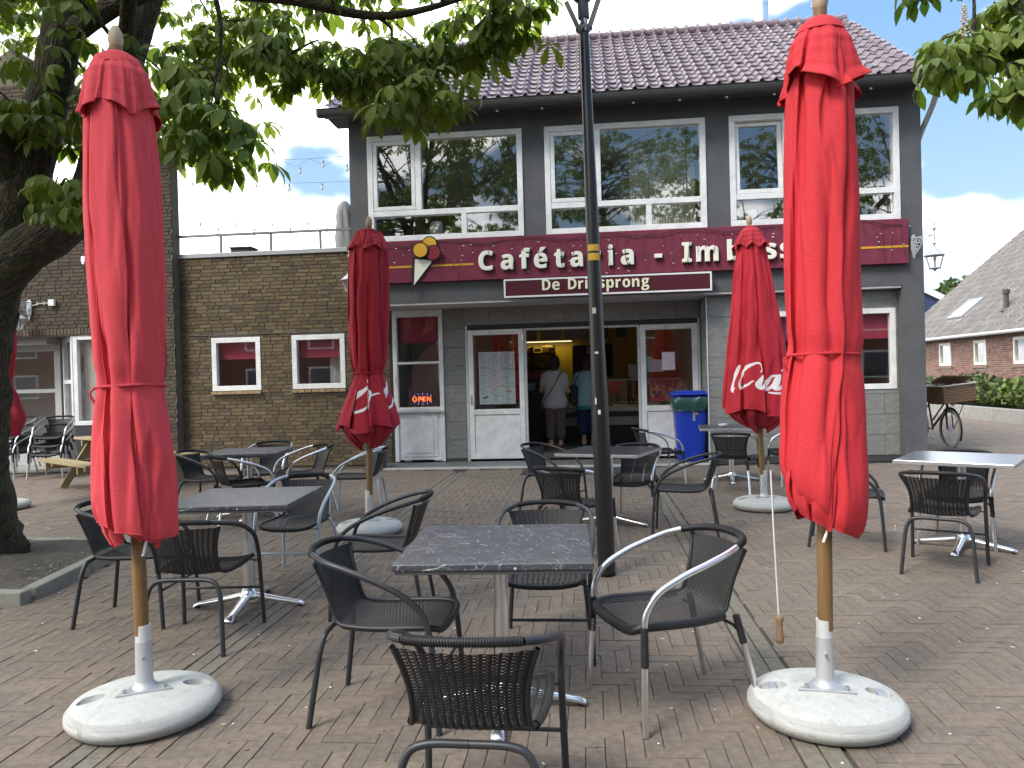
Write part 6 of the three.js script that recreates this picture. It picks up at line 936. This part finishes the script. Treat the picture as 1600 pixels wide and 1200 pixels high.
// ---------------------------------------------------------------- picnic table
{
  const wd = [[.46, .36, .20], [.50, .40, .23], [.42, .33, .18]].map(c => M(...c, .75, { map: rep(wood.map, 1, .6) })); const t = thing('picnic_table', 'pale wooden picnic table with attached benches by the bay window', 'picnic table', [-6.62, 0, -10.42], -.62);
  for (let i = 0; i < 5; i++) part(t, 'table_plank', rlim(-.90, .90, .665, .70, -.33 + i * .135, -.33 + i * .135 + .128, .006), wd[i % 3]); for (const s of [-1, 1]) { for (let i = 0; i < 2; i++) part(t, 'bench_plank', rlim(-.90, .90, .385, .42, s * .70 - .13 + i * .135, s * .70 - .13 + i * .135 + .128, .006), wd[(i + 1) % 3]); }
  for (const x of [-.58, .58]) { part(t, 'crossbar', rlim(x - .02, x + .02, .29, .38, -.82, .82, .004), wd[0]); part(t, 'crossbar', rlim(x - .02, x + .02, .58, .66, -.34, .34, .004), wd[1]); for (const s of [-1, 1]) { part(t, 'leg', beam([x + .045, .66, s * .20], [x + .045, .005, s * .62], .04, .095, [0, 1, 0]), wd[2]); part(t, 'bench_batten', rlim(x + .25, x + .29, .34, .384, s * .70 - .13, s * .70 + .13, .004), wd[0]); } }
}
// ---------------------------------------------------------------- delivery bicycle
{
  const t = thing('delivery_bicycle', 'black bicycle with cream tyre and a big wicker basket at the cafe corner', 'bicycle', [6.05, 0, -13.52], .05); // heads toward +z
  const bk = M(.015, .015, .016, .35), tyre = M(.52, .47, .36, .8); const wheel = (z, y, n) => { const w = new THREE.Group(); w.name = 'wheel'; t.add(w); w.position.set(0, y, z); part(w, 'tyre', new THREE.TorusGeometry(.315, .024, 10, 48).rotateY(Math.PI / 2), tyre); part(w, 'rim', new THREE.TorusGeometry(.29, .012, 6, 48).rotateY(Math.PI / 2), bk); const sp = []; for (let i = 0; i < 28; i++) { const a = i / 28 * 6.283; sp.push(bar([(i % 2 ? .02 : -.02), 0, 0], [0, Math.sin(a) * .29, Math.cos(a) * .29], .0018, 4)); } part(w, 'spokes', sp, steel).userData.kind = 'stuff'; part(w, 'hub', norm(cyl(.018, .018, .09, 10)).rotateZ(Math.PI / 2), steel); return w; };
  wheel(0, .34); wheel(-1.08, .34);
  part(t, 'fork', [bar([-.05, .34, 0], [-.05, .66, -.05], .011), bar([.05, .34, 0], [.05, .66, -.05], .011), bar([-.05, .66, -.05], [.05, .66, -.05], .012), bar([0, .66, -.05], [0, .98, -.15], .016)], bk);
  part(t, 'frame', [bar([0, .70, -.08], [0, .36, -.55], .019), bar([0, .82, -.11], [0, .46, -.58], .014), bar([0, .30, -.58], [0, .82, -.74], .016), bar([0, .30, -.58], [0, .34, -1.08], .012), bar([0, .74, -.72], [0, .34, -1.08], .010)], bk); part(t, 'saddle', [rbox(.17, .06, .26, .025, 0, .88, -.76)], bk);
  part(t, 'handlebar', tube([[-.30, 1.13, -.33], [-.27, 1.13, -.2], [-.1, 1.08, -.12], [0, 1.02, -.16], [.1, 1.08, -.12], [.27, 1.13, -.2], [.30, 1.13, -.33]], .011, 40, 7), steel); for (const s of [-1, 1]) part(t, 'grip', bar([s * .297, 1.13, -.30], [s * .30, 1.13, -.42], .017), bk); 
  part(t, 'mudguard', tube((() => { const p = []; for (let i = 0; i <= 14; i++) { const a = -.5 + i / 14 * 2.6; p.push([0, .34 + Math.sin(a) * .355, -Math.cos(a) * -.0 + Math.cos(a) * .355 * (1)]); } return p; })(), .018, 26, 6), bk); part(t, 'headlight', [lathe([[0, -.03], [.02, -.02], [.035, .02], [.036, .03], [0, .034]], 14).rotateX(Math.PI / 2).translate(0, .76, .07)], M(.7, .7, .7, .2, { metalness: .5 }));
  part(t, 'carrier', [bar([-.05, .34, .02], [-.14, .77, .16], .007), bar([.05, .34, .02], [.14, .77, .16], .007), bar([-.3, .775, -.12], [.3, .775, -.12], .009), bar([-.3, .775, .18], [.3, .775, .18], .009), bar([-.14, .775, -.16], [-.14, .775, .22], .008), bar([.14, .775, -.16], [.14, .775, .22], .008)], bk);
  // basket of woven withies
  const bsk = new THREE.Group(); bsk.name = 'basket'; t.add(bsk); bsk.position.set(.02, .79, .03); bsk.rotation.set(0, .25, .08); const cm = [[.25, .155, .085], [.30, .19, .105], [.20, .12, .065]].map(c => M(...c, .7)); const W = .60, D = .38, Hh = .28;
  part(bsk, 'floor', rlim(-W / 2, W / 2, 0, .02, -D / 2, D / 2), cm[2]); for (let r = 0; r < 19; r++) { const y = .022 + r * Hh / 19, pts = [], n = 60; for (let i = 0; i < n; i++) { const s = i / n * 4, e = Math.floor(s), u = s - e, wv = .007 * Math.sin(i * Math.PI / 1.5 + r * Math.PI); const gx = 1 + y * .12; const q = [[-W / 2 + u * W, D / 2 + wv], [W / 2 + wv, D / 2 - u * D], [W / 2 - u * W, -D / 2 - wv], [-W / 2 - wv, -D / 2 + u * D]][e]; pts.push(V(q[0] * gx, y, q[1] * gx)); } part(bsk, 'withy', tube(pts, .0088, 120, 5, true), cm[r % 3]); }
  part(bsk, 'rim', tube([[-.32, Hh + .02, .205], [0, Hh + .02, .21], [.32, Hh + .02, .205], [.325, Hh + .02, 0], [.32, Hh + .02, -.205], [0, Hh + .02, -.21], [-.32, Hh + .02, -.205], [-.325, Hh + .02, 0]], .013, 80, 7, true), M(.55, .50, .40, .7)); 
  const lid = new THREE.Group(); lid.name = 'basket_lid'; t.add(lid); lid.position.set(.02, 1.10, -.17); lid.rotation.set(-.45, .25, .08); for (let r = 0; r < 15; r++) part(lid, 'withy', tube((() => { const p = []; for (let i = 0; i <= 24; i++) p.push([-W / 2 + i / 24 * W, .006 * Math.sin(i * Math.PI / 1.5 + r * Math.PI), .012 + r * .021]); return p; })(), .0105, 40, 5), cm[r % 3]);
}
// ---------------------------------------------------------------- litter on the paving: fallen petals and crumbs, grit in the tree bed
{
  const pg = new THREE.SphereGeometry(1, 6, 4).scale(1, .28, .6); const mk = (n, col, s0, s1, fn, nm) => { const im = new THREE.InstancedMesh(pg, M(...col, .8), n); im.name = nm; im.userData.kind = 'stuff'; for (let i = 0; i < n; i++) { const [x, z, y] = fn(); const s = rr(s0, s1); im.setMatrixAt(i, mat4(x, y + s * .2, z, rnd() * 6.3, s * rr(.7, 1.6), s, s, rr(-.3, .3), rr(-.3, .3))); } im.castShadow = im.receiveShadow = true; scene.add(im); tag(im, nm === 'fallen_petals' ? 'white blossom petals scattered over the paving' : nm === 'dry_debris' ? 'brown dry husks scattered over the paving' : 'pale grit and chips on the soil of the tree bed', nm === 'soil_grit' ? 'grit' : 'litter'); };
  const sq = () => { let x, z; do { z = -rr(1.9, 11.5); x = (rnd() - .5) * (-z * 1.5) + z * .09; } while ((x < -3.7 && z < -4.6 && z > -6.5)); return [x, z, .001]; };
  mk(330, [.70, .68, .60], .004, .011, sq, 'fallen_petals'); mk(110, [.20, .13, .07], .005, .012, sq, 'dry_debris');
  mk(260, [.24, .21, .165], .004, .015, () => { const z = -rr(4.8, 6.3); return [-3.85 + .15 * (z + 4.72) - Math.abs(rr(0, 1.6)) * rnd(), z, .06]; }, 'soil_grit');
}
// ---------------------------------------------------------------- houses on the other side of the square, behind the viewer: they show in the shop glass
{
  const t = thing('terrace_house', 'red brick terrace across the square that the shop glass mirrors', 'house'); const Z = 17; part(t, 'wall', lim(-40, 36, 0, 5.2, Z, Z + 7), M(.20, .085, .06, .9, { map: rep(grain, 1, 1) })); part(t, 'roof', [beam([0, 5.1, Z + 1.4], [0, 8.4, Z + 3.6], 77, .12, [0, 1, 0]), lim(-40.3, 36.3, 5.1, 5.3, Z - .35, Z + .1)], M(.10, .06, .05, .8));
  for (let i = 0; i < 20; i++) for (const y of [.9, 3.3]) { const x = -37 + i * 3.7; const w = new THREE.Group(); w.name = 'window'; t.add(w); part(w, 'frame', [rlim(x - .75, x + .75, y, y + 1.4, Z - .04, Z - .01)], whiteFrame); part(w, 'pane', lim(x - .66, x + .66, y + .09, y + 1.31, Z - .05, Z - .042), P(.02, .025, .03, .05)); }
}
renderer.render(scene, camera);
